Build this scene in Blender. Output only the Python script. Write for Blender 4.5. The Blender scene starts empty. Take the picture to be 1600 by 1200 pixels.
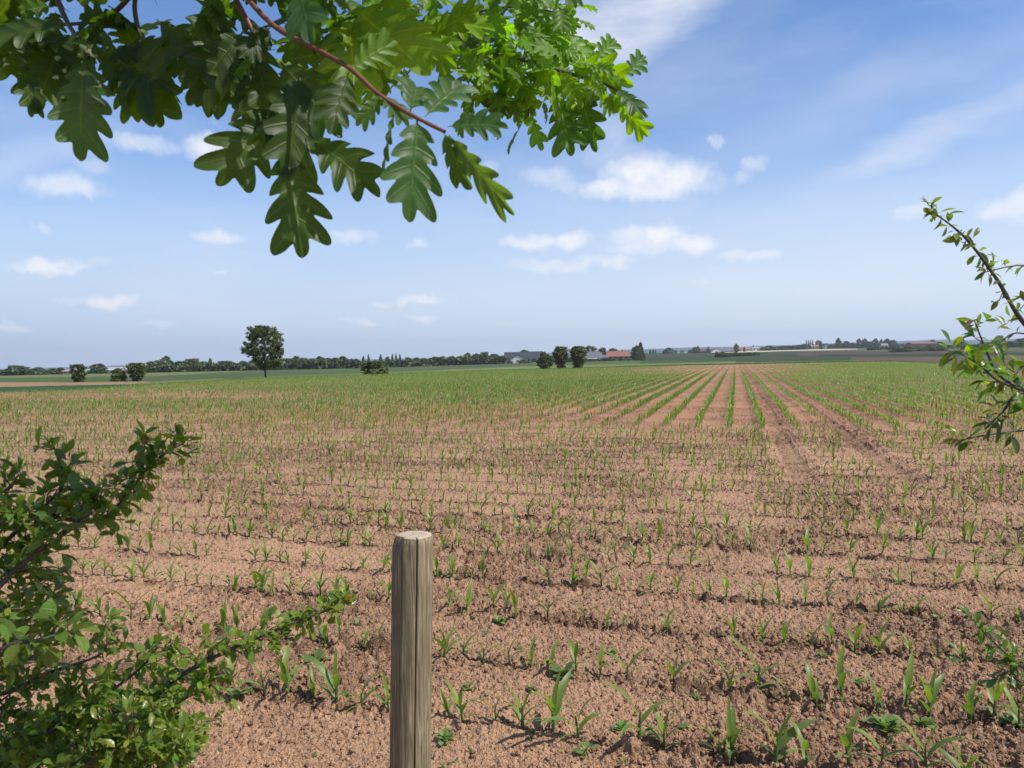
import bpy, math, random
import numpy as np
from mathutils import Vector, Matrix
random.seed(7)
RNG = np.random.default_rng(11)
SC = bpy.context.scene
COL = SC.collection

# ------------------------------------------------------------------ camera
F = 1230.0                      # focal length in photo pixels (photo is 1600 wide)
EYE = 1.7
PITCH, ROLL = math.atan(40/F), math.radians(1.0)
fwd = np.array([0, math.cos(PITCH), -math.sin(PITCH)])
R0 = np.array([1.0, 0, 0]); U0 = np.array([0, math.sin(PITCH), math.cos(PITCH)])
RT = math.cos(ROLL)*R0 - math.sin(ROLL)*U0
UP = math.sin(ROLL)*R0 + math.cos(ROLL)*U0
cam = bpy.data.cameras.new('camera'); camo = bpy.data.objects.new('camera', cam); COL.objects.link(camo)
cam.sensor_width = 36; cam.lens = 36*F/1600; cam.clip_start = 0.05; cam.clip_end = 20000
M = Matrix.Identity(4)
for i in range(3):
    M[i][0], M[i][1], M[i][2] = RT[i], UP[i], -fwd[i]
M[2][3] = EYE
camo.matrix_world = M
cam.dof.use_dof = True; cam.dof.focus_distance = 5.0; cam.dof.aperture_fstop = 14
SC.camera = camo

def ray(px, py):
    return fwd + (px-800)/F*RT - (py-600)/F*UP
def at(px, py, d):
    return np.array([0, 0, EYE]) + ray(px, py)*d
def hor(px):                    # true horizon row
    return 560 - (px-800)*0.01746

# ------------------------------------------------------------------ light and sky
SUN_EL, SUN_AZ = math.radians(55), math.radians(113)      # azimuth from +Y towards +X
sdir = Vector((math.sin(SUN_AZ)*math.cos(SUN_EL), math.cos(SUN_AZ)*math.cos(SUN_EL), math.sin(SUN_EL)))
sl = bpy.data.lights.new('sun', 'SUN'); so = bpy.data.objects.new('sun', sl); COL.objects.link(so)
sl.energy = 5.0; sl.angle = math.radians(0.53); sl.color = (1.0, 0.95, 0.88)
so.rotation_euler = sdir.to_track_quat('Z', 'Y').to_euler()
SC.view_settings.view_transform = 'Standard'; SC.view_settings.look = 'None'
SC.view_settings.exposure = 0.12; SC.view_settings.gamma = 1.0

W = bpy.data.worlds.new('World'); SC.world = W; W.use_nodes = True
nt = W.node_tree; nt.nodes.clear()
def N(tree, typ, **kw):
    n = tree.nodes.new(typ)
    for k, v in kw.items():
        setattr(n, k, v)
    return n
def math_(tree, op, a, b=None, c=None, clamp=False):
    n = N(tree, 'ShaderNodeMath', operation=op, use_clamp=clamp)
    for i, v in enumerate((a, b, c)):
        if v is None: continue
        if isinstance(v, (int, float)): n.inputs[i].default_value = v
        else: tree.links.new(v, n.inputs[i])
    return n.outputs[0]
out = N(nt, 'ShaderNodeOutputWorld'); bg = N(nt, 'ShaderNodeBackground')
nt.links.new(bg.outputs[0], out.inputs[0])
sky = N(nt, 'ShaderNodeTexSky', sky_type='NISHITA', sun_disc=False)
sky.sun_elevation = SUN_EL; sky.sun_rotation = SUN_AZ; sky.altitude = 0
sky.air_density = 1.0; sky.dust_density = 0.3; sky.ozone_density = 3.0
bg.inputs[1].default_value = 0.138
tc = N(nt, 'ShaderNodeTexCoord'); sp = N(nt, 'ShaderNodeSeparateXYZ')
nt.links.new(tc.outputs['Generated'], sp.inputs[0])
az = math_(nt, 'ARCTAN2', sp.outputs[0], sp.outputs[1]); el = math_(nt, 'ARCSINE', sp.outputs[2])
cb = N(nt, 'ShaderNodeCombineXYZ')
nt.links.new(math_(nt, 'MULTIPLY', az, 10.0), cb.inputs[0]); nt.links.new(math_(nt, 'MULTIPLY', el, 10.0), cb.inputs[1])
def wnoise(scale, detail, rough=0.55, loc=(0, 0, 0), sc=(1, 1, 1)):
    mp = N(nt, 'ShaderNodeMapping'); mp.inputs['Location'].default_value = loc; mp.inputs['Scale'].default_value = sc
    nt.links.new(cb.outputs[0], mp.inputs[0])
    n = N(nt, 'ShaderNodeTexNoise'); n.inputs['Scale'].default_value = scale; n.inputs['Detail'].default_value = detail
    n.inputs['Roughness'].default_value = rough; nt.links.new(mp.outputs[0], n.inputs['Vector'])
    return n
def warped(scale, amt, sc=(1, 1, 1)):
    n = wnoise(scale, 5, 0.62, sc=sc)
    v = N(nt, 'ShaderNodeVectorMath', operation='SUBTRACT'); nt.links.new(n.outputs['Color'], v.inputs[0]); v.inputs[1].default_value = (.5, .5, .5)
    m = N(nt, 'ShaderNodeVectorMath', operation='MULTIPLY_ADD'); nt.links.new(v.outputs[0], m.inputs[0])
    m.inputs[1].default_value = amt; nt.links.new(cb.outputs[0], m.inputs[2])
    return m.outputs[0]
def skyco(px, py):
    r = ray(px, py); r = r/np.linalg.norm(r)
    return 10*math.atan2(r[0], r[1]), 10*math.asin(r[2])
wc = warped(3.2, (0.62, 0.30, 0)); ws = warped(0.7, (1.2, 0.8, 0), (0.6, 1.6, 1))
def blob(vec, px, py, w, h, rot, inten, soft):
    a, e = skyco(px, py); k = 10/F
    mp = N(nt, 'ShaderNodeMapping', vector_type='TEXTURE')
    mp.inputs['Location'].default_value = (a, e, 0); mp.inputs['Rotation'].default_value = (0, 0, math.radians(rot))
    mp.inputs['Scale'].default_value = (w*k, h*k, 1); nt.links.new(vec, mp.inputs[0])
    vm = N(nt, 'ShaderNodeVectorMath', operation='MULTIPLY'); vm.inputs[1].default_value = (1, 1, 0); nt.links.new(mp.outputs[0], vm.inputs[0])
    ln = N(nt, 'ShaderNodeVectorMath', operation='LENGTH'); nt.links.new(vm.outputs[0], ln.inputs[0])
    mr = N(nt, 'ShaderNodeMapRange', interpolation_type='SMOOTHSTEP'); nt.links.new(ln.outputs['Value'], mr.inputs[0])
    mr.inputs[1].default_value = 1 + soft*0.35; mr.inputs[2].default_value = 1-soft; mr.inputs[3].default_value = 0; mr.inputs[4].default_value = inten
    return mr.outputs[0]
CUM = [(220,222,42,11,.5),(330,231,36,13,.75),(100,290,42,13,.6),(125,296,30,9,.6),(145,258,22,10,.3),(860,276,42,13,.42),(885,288,25,10,.35),
 (1000,272,50,22,.95),(945,296,36,12,.85),(1060,280,42,22,.95),(1020,295,75,14,.8),(72,411,34,10,.9),(74,418,46,7,.85),(150,412,22,6,.3),(172,468,38,9,.85),(120,468,30,6,.3),
 (340,370,30,9,.6),(545,371,34,8,.45),(835,378,45,9,.75),(895,375,32,10,.8),(990,368,34,11,.7),(1035,366,30,14,.9),(1080,380,36,13,.85),(1010,384,55,12,.6),
 (865,415,60,9,.5),(915,408,30,8,.5),(962,410,24,9,.65),(1155,402,28,6,.5),(1190,399,28,7,.55),(660,466,26,6,.8),(632,471,16,6,.7),(590,474,12,4,.55),
 (660,497,23,5,.7),(573,503,19,4,.55),(545,506,16,4,.4),(15,512,20,5,.5),(245,510,22,4,.4),(65,354,12,6,.4),(349,430,15,4,.45),(652,382,10,4,.5),(1430,328,22,9,.5),
 (1575,325,30,13,.65),(1605,318,30,16,.7),(1120,219,10,8,.4),(1180,258,16,9,.4),(1160,275,18,6,.3),(1095,438,10,5,.4),(765,266,15,10,.35),(795,504,20,4,.3),(958,205,28,30,.3),(955,243,50,16,.25)]
STR = [(985,30,165,70,20,1.0),(900,60,110,70,0,.9),(1490,195,190,26,16,.45),(1600,150,130,38,16,.38),(1440,110,330,50,12,.22),(60,225,140,34,25,.32),(330,165,46,5,-38,.22),(1300,330,330,60,5,.18),
 (1250,455,480,60,2,.26),(760,470,420,45,3,.16),(230,380,300,40,3,.14)]
acc = None
for vec, lst, soft in ((wc, CUM, .8),):
    for (px, py, w, h, i_) in lst:
        o = blob(vec, px, py, w*1.3, h*1.5, 0, min(1, i_*1.12), soft)
        acc = o if acc is None else math_(nt, 'MAXIMUM', acc, o)
acs = None
for (px, py, w, h, r_, i_) in STR:
    o = blob(ws, px, py, w, h, r_, i_, .98)
    acs = o if acs is None else math_(nt, 'MAXIMUM', acs, o)
wisp = wnoise(1.1, 6, 0.6, (3, 1, 0), (0.5, 1.7, 1)).outputs['Fac']
wmr = N(nt, 'ShaderNodeMapRange'); nt.links.new(wisp, wmr.inputs[0]); wmr.inputs[1].default_value = .3; wmr.inputs[2].default_value = .7; wmr.inputs[3].default_value = .45; wmr.inputs[4].default_value = 1.15
acs = math_(nt, 'MULTIPLY', acs, wmr.outputs[0])
puff = wnoise(5.0, 6, 0.65).outputs['Fac']
pmr = N(nt, 'ShaderNodeMapRange'); nt.links.new(puff, pmr.inputs[0]); pmr.inputs[1].default_value = .25; pmr.inputs[2].default_value = .6; pmr.inputs[3].default_value = .7; pmr.inputs[4].default_value = 1.0
acc = math_(nt, 'MULTIPLY', acc, pmr.outputs[0])
veil = N(nt, 'ShaderNodeMapRange'); nt.links.new(wnoise(0.45, 5, .6, (7, 2, 0), (0.5, 1.6, 1)).outputs['Fac'], veil.inputs[0])
veil.inputs[1].default_value = .42; veil.inputs[2].default_value = .75; veil.inputs[3].default_value = 0; veil.inputs[4].default_value = .24
tot = math_(nt, 'MAXIMUM', math_(nt, 'MAXIMUM', acc, acs), veil.outputs[0])
mix = N(nt, 'ShaderNodeMix', data_type='RGBA'); nt.links.new(tot, mix.inputs[0])
# hazy air low over the horizon
lowm = N(nt, 'ShaderNodeMapRange', interpolation_type='SMOOTHERSTEP'); nt.links.new(el, lowm.inputs[0])
lowm.inputs[1].default_value = math.radians(21); lowm.inputs[2].default_value = math.radians(-2); lowm.inputs[3].default_value = 0; lowm.inputs[4].default_value = .95
hz = N(nt, 'ShaderNodeMix', data_type='RGBA'); sd = N(nt, 'ShaderNodeMapRange'); nt.links.new(az, sd.inputs[0]); sd.inputs[1].default_value = -.6; sd.inputs[2].default_value = .35
nt.links.new(sd.outputs[0], hz.inputs[0]); hz.inputs[6].default_value = (3.8, 4.7, 6.1, 1); hz.inputs[7].default_value = (5.0, 5.65, 6.65, 1)
sm = N(nt, 'ShaderNodeMix', data_type='RGBA'); tint = N(nt, 'ShaderNodeMix', data_type='RGBA', blend_type='MULTIPLY'); tint.inputs[0].default_value = 1
nt.links.new(sky.outputs[0], tint.inputs[6]); tint.inputs[7].default_value = (.75, .90, 1.10, 1)
nt.links.new(lowm.outputs[0], sm.inputs[0]); nt.links.new(tint.outputs[2], sm.inputs[6]); nt.links.new(hz.outputs[2], sm.inputs[7])
nt.links.new(sm.outputs[2], mix.inputs[6]); mix.inputs[7].default_value = (6.5, 6.6, 6.9, 1)
nt.links.new(mix.outputs[2], bg.inputs[0])

# ------------------------------------------------------------------ helpers
def tag(o, label=None, cat=None, group=None, kind=None):
    if label: o['label'] = label
    if cat: o['category'] = cat
    if group: o['group'] = group
    if kind: o['kind'] = kind
    return o
def mesh_np(name, V, Q, col=None, uv=None, smooth=True, T=None):
    """V (n,3) verts, Q (m,4) quads, T (k,3) tris"""
    me = bpy.data.meshes.new(name)
    V = np.asarray(V, np.float32)
    me.vertices.add(len(V)); me.vertices.foreach_set('co', V.ravel())
    Q = np.zeros((0, 4), np.int32) if Q is None else np.asarray(Q, np.int32)
    T = np.zeros((0, 3), np.int32) if T is None else np.asarray(T, np.int32)
    nl = Q.size + T.size
    me.loops.add(nl); me.loops.foreach_set('vertex_index', np.concatenate([Q.ravel(), T.ravel()]))
    me.polygons.add(len(Q)+len(T))
    st = np.concatenate([np.arange(len(Q))*4, Q.size + np.arange(len(T))*3]).astype(np.int32)
    me.polygons.foreach_set('loop_start', st)
    me.polygons.foreach_set('use_smooth', np.full(len(Q)+len(T), smooth))
    me.update(calc_edges=True)
    if col is not None:
        c = np.ones((len(V), 4), np.float32); c[:, :3] = col
        a = me.color_attributes.new('Col', 'FLOAT_COLOR', 'POINT'); a.data.foreach_set('color', c.ravel())
    if uv is not None:
        u = np.zeros((len(V), 3), np.float32); u[:, :2] = uv
        a = me.attributes.new('luv', 'FLOAT_VECTOR', 'POINT'); a.data.foreach_set('vector', u.ravel())
    return me
def link(name, me, mat=None, parent=None, loc=None):
    o = bpy.data.objects.new(name, me); COL.objects.link(o)
    if mat is not None:
        for m in (mat if isinstance(mat, (list, tuple)) else [mat]): me.materials.append(m)
    if parent is not None: o.parent = parent
    if loc is not None: o.location = loc
    return o
def empty(name, loc, rz=0):
    o = bpy.data.objects.new(name, None); COL.objects.link(o); o.location = loc; o.rotation_euler = (0, 0, rz)
    o.empty_display_size = 0.1
    return o
def norm(v):
    v = np.asarray(v, float); return v/(np.linalg.norm(v, axis=-1, keepdims=True)+1e-12)
class Bag:
    def __init__(s): s.V = []; s.Q = []; s.C = []; s.U = []; s.n = 0
    def add(s, V, Q, col=(.5, .5, .5), uv=None):
        V = np.asarray(V, float); s.V.append(V); s.Q.append(np.asarray(Q)+s.n); s.n += len(V)
        s.C.append(np.broadcast_to(np.asarray(col, float), (len(V), 3)))
        s.U.append(np.zeros((len(V), 2)) if uv is None else uv)
    def mesh(s, name, smooth=True):
        return mesh_np(name, np.concatenate(s.V), np.concatenate(s.Q), np.concatenate(s.C), np.concatenate(s.U), smooth)
def inst(bag, tpl, base, axis, nrm, size, cols):
    """tpl=(V,Q,UV); arrays of instances; y axis -> axis, z -> nrm"""
    V, Q, UV = tpl; n = len(base)
    if n == 0: return
    axis = norm(axis); side = norm(np.cross(axis, nrm)); nn = np.cross(side, axis)
    size = np.broadcast_to(np.asarray(size, float), (n,))[:, None, None]
    P = base[:, None, :] + size*(V[None, :, 0:1]*side[:, None] + V[None, :, 1:2]*axis[:, None] + V[None, :, 2:3]*nn[:, None])
    QQ = Q[None] + (np.arange(n)*len(V))[:, None, None]
    bag.add(P.reshape(-1, 3), QQ.reshape(-1, 4), np.repeat(cols, len(V), 0), np.tile(UV, (n, 1)))
def tube(bag, pts, rad, seg=7, col=(.1, .07, .05)):
    pts = np.asarray(pts, float); n = len(pts); rad = np.broadcast_to(np.asarray(rad, float), (n,))
    tg = norm(np.gradient(pts, axis=0)); ref = np.array([0.13, 0.2, 1.0]) if abs(tg[0][2]) < .9 else np.array([1., .1, 0])
    a = norm(np.cross(tg, ref)); b = np.cross(tg, a)
    th = np.linspace(0, 2*np.pi, seg, endpoint=False)
    ring = pts[:, None] + rad[:, None, None]*(np.cos(th)[None, :, None]*a[:, None] + np.sin(th)[None, :, None]*b[:, None])
    i = np.arange(n-1)[:, None]*seg; j = np.arange(seg)[None]; k = (j+1) % seg
    Q = np.stack([i+j, i+k, i+k+seg, i+j+seg], -1).reshape(-1, 4)
    uv = np.stack([np.tile(th, n), np.repeat(np.arange(n), seg)*1.0], 1)
    bag.add(ring.reshape(-1, 3), Q, col, uv)
def smooth_path(pts, sub=6):
    pts = np.asarray(pts, float); o = []
    for i in range(len(pts)-1):
        p0 = pts[max(i-1, 0)]; p1 = pts[i]; p2 = pts[i+1]; p3 = pts[min(i+2, len(pts)-1)]
        for t in np.arange(sub)/sub:
            o.append(.5*((2*p1)+(-p0+p2)*t+(2*p0-5*p1+4*p2-p3)*t*t+(-p0+3*p1-3*p2+p3)*t**3))
    o.append(pts[-1]); return np.array(o)

# ---- noise in numpy
def hsh(ix, iy, s):
    ix = ix.astype(np.int64).astype(np.uint32); iy = iy.astype(np.int64).astype(np.uint32)
    h = ix*np.uint32(374761393) + iy*np.uint32(668265263) + np.uint32((s*2246822519) & 0xffffffff)
    h = (h ^ (h >> np.uint32(13)))*np.uint32(1274126177); h = h ^ (h >> np.uint32(16))
    h = h*np.uint32(2654435761); h = h ^ (h >> np.uint32(15))
    return h.astype(np.float64)/4294967295.0
def vn(x, y, s=0):
    ix = np.floor(x); iy = np.floor(y); fx = x-ix; fy = y-iy
    fx = fx*fx*(3-2*fx); fy = fy*fy*(3-2*fy)
    a = hsh(ix, iy, s); b = hsh(ix+1, iy, s); c = hsh(ix, iy+1, s); d = hsh(ix+1, iy+1, s)
    return (a+(b-a)*fx)*(1-fy)+(c+(d-c)*fx)*fy
def fbm(x, y, o=4, s=0):
    v = 0; a = .5
    for k in range(o):
        v = v+a*vn(x*2**k+k*17.3, y*2**k-k*9.1, s+k); a *= .5
    return v/(1-.5**o)
def clods(x, y, cell, dens, s):
    """rounded lumps scattered on a jittered grid, height 0..1 times the local radius"""
    ix = np.floor(x/cell); iy = np.floor(y/cell); H = np.zeros_like(x); T = np.zeros_like(x)
    for dx in (-1, 0, 1):
        for dy in (-1, 0, 1):
            jx = ix+dx; jy = iy+dy
            cx = (jx+.15+.7*hsh(jx, jy, s))*cell; cy = (jy+.15+.7*hsh(jx, jy, s+1))*cell
            r = cell*(.22+.42*hsh(jx, jy, s+2)**1.5); on = hsh(jx, jy, s+3) < dens
            e = .65+.7*hsh(jx, jy, s+4)
            d2 = ((x-cx)*e)**2+((y-cy)/e)**2
            h = np.sqrt(np.maximum(0, 1-d2/(r*r)))*r*(.45+.5*hsh(jx, jy, s+5))*on
            up = h > H; H = np.where(up, h, H); T = np.where(up, hsh(jx, jy, s+6), T)
    return H, T

# ------------------------------------------------------------------ terrain
PXN = [-300, 0, 200, 400, 600, 800, 1000, 1100, 1300, 1500, 1700]
RB = [13, 12.5, 12, 11, 10.5, 8, 6.3, 5, 2, .5, 0]           # rows below the true horizon at 400 m
RC = [7, 7, 7, 6, 5, 2, -4.0, -4.5, -6.5, -7, -7]            # at 1000 m
RD = [4, 4, 4, 3, 2, 0, -4.5, -5, -7, -8, -8]                # at 6000 m
def az_px(x, y):
    a = np.clip(np.arctan2(x, y), -.72, .72); return 800+F*np.tan(a)
def drop(px, yd):
    u = 1/np.maximum(yd, 1e-3)
    rb = np.interp(px, PXN, RB); rc = np.interp(px, PXN, RC); rd = np.interp(px, PXN, RD)
    r = np.where(u > .01, EYE*F*u, 0)
    t1 = (u-1/400)/(1/100-1/400); t2 = (u-1/1000)/(1/400-1/1000); t3 = np.clip((u-1/6000)/(1/1000-1/6000), 0, 1)
    r = np.where((u <= .01) & (u > 1/400), rb+(EYE*F*.01-rb)*t1, r)
    r = np.where((u <= 1/400) & (u > 1/1000), rc+(rb-rc)*t2, r)
    return np.where(u <= 1/1000, rd+(rc-rd)*t3, r)
def ydep(x, y):
    a = np.clip(np.arctan2(x, y), -.72, .72); return np.hypot(x, y)*np.cos(a)
def terr(x, y):
    yd = ydep(x, y); z = EYE - drop(az_px(x, y), yd)*yd/F
    return np.where(yd <= 100, 0.0, z)
# field layout: headland rows run across, main rows run away from the viewer
A1 = math.radians(19); HN = (math.sin(A1), math.cos(A1)); HT = (math.cos(A1), -math.sin(A1))
A2 = math.radians(15.9); MA = (math.sin(A2), math.cos(A2)); ML = (math.cos(A2), -math.sin(A2))
HC = [2.62, 3.37, 4.05, 4.84] + [5.58+.745*i for i in range(18)]
HEAD_END = 18.3
def hc(x, y): return x*HN[0]+y*HN[1]
def hl(x, y): return x*ML[0]+y*ML[1]
def soil(x, y):
    """height of the worked soil and the tone of its lumps"""
    c = hc(x, y); l = hl(x, y); a = x*MA[0]+y*MA[1]; r = np.hypot(x, y)
    wob = .05*(fbm(x*.5, y*.5, 2, 3)-.5)
    ph = np.interp(c+wob, HC, np.arange(len(HC)))
    head = np.clip((HEAD_END+.3-c)/.6, 0, 1)*np.where((y > 0), 1, 0)
    fh = np.cos(2*np.pi*ph)
    fm = np.cos(2*np.pi*(l+.16)/.73)
    z = .010*(fh*head+fm*(1-head))
    rough = np.clip(fbm(x*.8+3, y*1.1, 3, 5)*2.3-.55, 0, 1)
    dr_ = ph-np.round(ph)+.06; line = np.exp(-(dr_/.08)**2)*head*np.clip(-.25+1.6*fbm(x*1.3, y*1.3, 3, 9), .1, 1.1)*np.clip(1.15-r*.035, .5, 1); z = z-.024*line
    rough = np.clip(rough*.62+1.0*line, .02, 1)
    # wheel tracks with tread marks
    tr = np.zeros_like(x)
    for lc in (.88, 2.18):
        d = np.abs(l-lc-.04*np.sin(a*.3)); inn = np.clip((.19-d)/.07, 0, 1)*np.clip((c-10.5)/2, 0, 1)*np.clip((130-a)/30, 0, 1)
        tread = np.clip(np.sin(2*np.pi*(a/.21+np.abs(l-lc)*2.6))*2, -1, 1)
        z = z - inn*(.034-.014*tread) + .02*np.exp(-((d-.32)/.07)**2)*np.clip((c-10.5)/2, 0, 1); tr = np.maximum(tr, inn)
    f1 = np.clip((40-r)/25, 0, 1)
    h1, t1 = clods(x, y, .11, .55, 21); h2, t2 = clods(x+.3, y, .055, .8, 31); h3, t3 = clods(x, y+.2, .026, .95, 41)
    k = (.3+rough)*(1-.6*tr)
    h4, t4 = clods(x-.1, y, .016, 1.0, 51)
    z = z + (h1*np.clip(k*1.5-.7, 0, 1)*1.1 + 1.4*h2*np.clip(k*1.3-.2, 0, 1) + h3*(.5+.8*k) + .9*h4*np.clip((9-r)/4, 0, 1))*f1
    z = z + .012*(fbm(x*3, y*3, 3, 61)-.5) + .009*(fbm(x*38, y*38, 3, 63)-.5)*np.clip((14-r)/8, 0, 1)
    tone = np.where(h1*np.clip(k*1.5-.75, 0, 1) > .004, t1, np.where(h2 > .004, t2, .5+.5*(t3-.5)))
    return z, tone, rough, tr
def ground_z(x, y):
    x = np.atleast_1d(np.asarray(x, float)); y = np.atleast_1d(np.asarray(y, float))
    z = terr(x, y); r = np.hypot(x, y); m = r < 60
    if m.any(): z[m] += soil(x[m], y[m])[0]*np.clip((60-r[m])/15, 0, 1)
    return z
# far edge of the maize field in photo rows
EX = [-400, 0, 100, 160, 230, 300, 400, 470, 560, 670, 770, 860, 950, 1050, 1150, 1300, 1400, 1500, 1540, 1700]
EYR = [640, 613, 611, 607, 602, 597.5, 592, 589.5, 587, 582.5, 579.5, 577, 574.5, 571.5, 569.5, 566.5, 565.5, 571, 573, 577]
def edge_row(px): return np.interp(px, EX, EYR)

GREEN_M = np.array([.125, .160, .050]); GREEN_D = np.array([.066, .098, .036]); GREEN_L = np.array([.12, .17, .045])
BROWN = np.array([.27, .17, .10]); PALE = np.array([.42, .37, .24]); DITCH = np.array([.022, .045, .014]); UMB = np.array([.13, .09, .065])
SOIL = np.array([.385, .242, .152])
# far strips of crops: px list, upper row, lower row, colour (cloud shadow painted in on the right)
STRIPS = [
 ([-400, 900, 1100, 1800], [450]*4, [700]*4, GREEN_D),
 ([-400, 250, 1000], [576, 580, 562], [640, 606, 580], GREEN_M),
 ([-400, 0, 240, 400, 600, 800, 1000], [590, 590, 588, 579, 574, 568, 563], [600, 597.5, 596, 589, 582, 573, 568], GREEN_D),
 ([-400, 0, 150, 235], [597, 597.5, 597.5, 596], [604, 604, 601, 598], BROWN),
 ([-400, 0, 120, 235], [604, 605, 602, 600.5], [614, 611.5, 608.5, 603.5], DITCH*1.5),
 ([230, 280, 400], [571, 571.5, 571.5], [572.5, 573, 573], GREEN_D),
 ([425, 465], [575, 575], [577.5, 577.5], PALE),
 ([780, 1000, 1200, 1500], [574, 568, 562, 553], [579, 576, 570, 562], GREEN_M),
 ([960, 1050, 1150, 1200], [569, 565.5, 564, 563.5], [572, 569, 566, 563.6], GREEN_L),
 ([1000, 1150, 1300, 1400], [566.5, 562.5, 559, 556], [568, 564, 561, 558], DITCH),
 ([1150, 1300, 1500], [557, 552, 553], [566, 564, 560], GREEN_D*.6),  # green darkened to paint cloud shadow over this crop
 ([1000, 1150, 1300, 1500], [551, 549.5, 549.5, 548], [565, 562, 558, 552], GREEN_D*.55),  # cloud shadow put into the crop colour
 ([1050, 1150, 1230, 1312, 1340], [549.5, 549, 547, 545, 545], [551.3, 551, 548.5, 546.8, 546], PALE*1.1),
 ([1250, 1330, 1500, 1700], [549.5, 548.6, 548, 548], [557, 555, 553, 552], UMB*.6),  # brown darkened as painted cloud shadow
 ([1300, 1500, 1700], [540.5, 539, 536], [545, 544, 543], GREEN_D*.9),
 ([1280, 1400, 1500, 1700], [554.5, 553.5, 552, 551], [557, 556, 555.5, 555], DITCH),
 ([1330, 1420, 1500, 1700], [558, 558.5, 558, 557], [563, 566, 574, 580], UMB*.8),  # cloud shadow painted into the brown strip
 ([1300, 1420, 1500, 1700], [564.5, 564.5, 572, 577], [566, 565.5, 573, 578.5], DITCH),
]
def ground_col(px, row, x, y, tone, rough, tr):
    n = len(px); e = edge_row(px); c = np.tile(SOIL, (n, 1))
    far = row < e
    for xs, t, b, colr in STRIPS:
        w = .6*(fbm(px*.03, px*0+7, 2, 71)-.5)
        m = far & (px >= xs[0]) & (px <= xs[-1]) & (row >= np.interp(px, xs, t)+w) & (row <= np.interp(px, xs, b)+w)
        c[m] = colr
    dl = far & (row > e-1.5-.8*fbm(px*.07, px*0, 2, 73)); c[dl] = DITCH
    fn = (.78+.44*fbm(x*.02, y*.02, 4, 75))*(.85+.3*vn(x*.3, y*.3, 76)); c[far] *= fn[far, None]
    nf = ~far
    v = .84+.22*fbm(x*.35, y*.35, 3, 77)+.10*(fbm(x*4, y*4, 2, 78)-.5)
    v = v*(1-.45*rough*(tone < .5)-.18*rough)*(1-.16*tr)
    c[nf] *= v[nf, None]
    warm = np.clip((hc(x, y)-14)/8, 0, 1)[:, None]*np.array([[-.04, -.15, -.20]])
    c[nf] *= (1+warm)[nf]
    return c

def build_ground():
    th = [np.radians(np.arange(-180, -44, 4.0)), np.radians(np.arange(-44, -37, .35)), np.radians(np.arange(-37, 37, .083)), np.radians(np.arange(37, 44, .35)), np.radians(np.arange(44, 180.1, 4.0))]
    th = np.concatenate(th); th[-1] = math.pi
    r = [.02, .5, 1.0, 1.5]; q = 1.8
    while q < 6000:
        r.append(q)
        if q < 2.9: q += .016
        else: q += max(.0062, min(q*q/1338*.82, q*.012 if q > 45 else 9))
    r.append(6000.0); r = np.array(r)
    T, Rr = np.meshgrid(th, r); jit = (hsh(np.arange(T.size)*1.0, np.arange(T.size)*3.0, 5).reshape(T.shape)-.5)*.0
    x = (Rr*np.sin(T)).ravel(); y = (Rr*np.cos(T)).ravel()
    z = terr(x, y); px = az_px(x, y); yd = ydep(x, y); row = hor(px)+drop(px, yd)
    tone = np.full(x.shape, .6); rough = np.zeros_like(x); tr = np.zeros_like(x)
    m = (np.hypot(x, y) < 130) & (np.abs(np.arctan2(x, y)) < .75)
    s, t, ro, tt = soil(x[m], y[m]); tone[m] = t; rough[m] = ro; tr[m] = tt
    fd = np.clip((130-np.hypot(x[m], y[m]))/40, 0, 1)
    z[m] += s*fd
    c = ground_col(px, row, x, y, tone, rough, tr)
    nr, nc = T.shape; i = np.arange(nr-1)[:, None]*nc; j = np.arange(nc-1)[None]
    Q = np.stack([i+j, i+j+1, i+nc+j+1, i+nc+j], -1).reshape(-1, 4)[:, ::-1]
    print('ground verts', len(x))
    return mesh_np('ground', np.stack([x, y, z], 1), Q, c, smooth=False)

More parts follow.
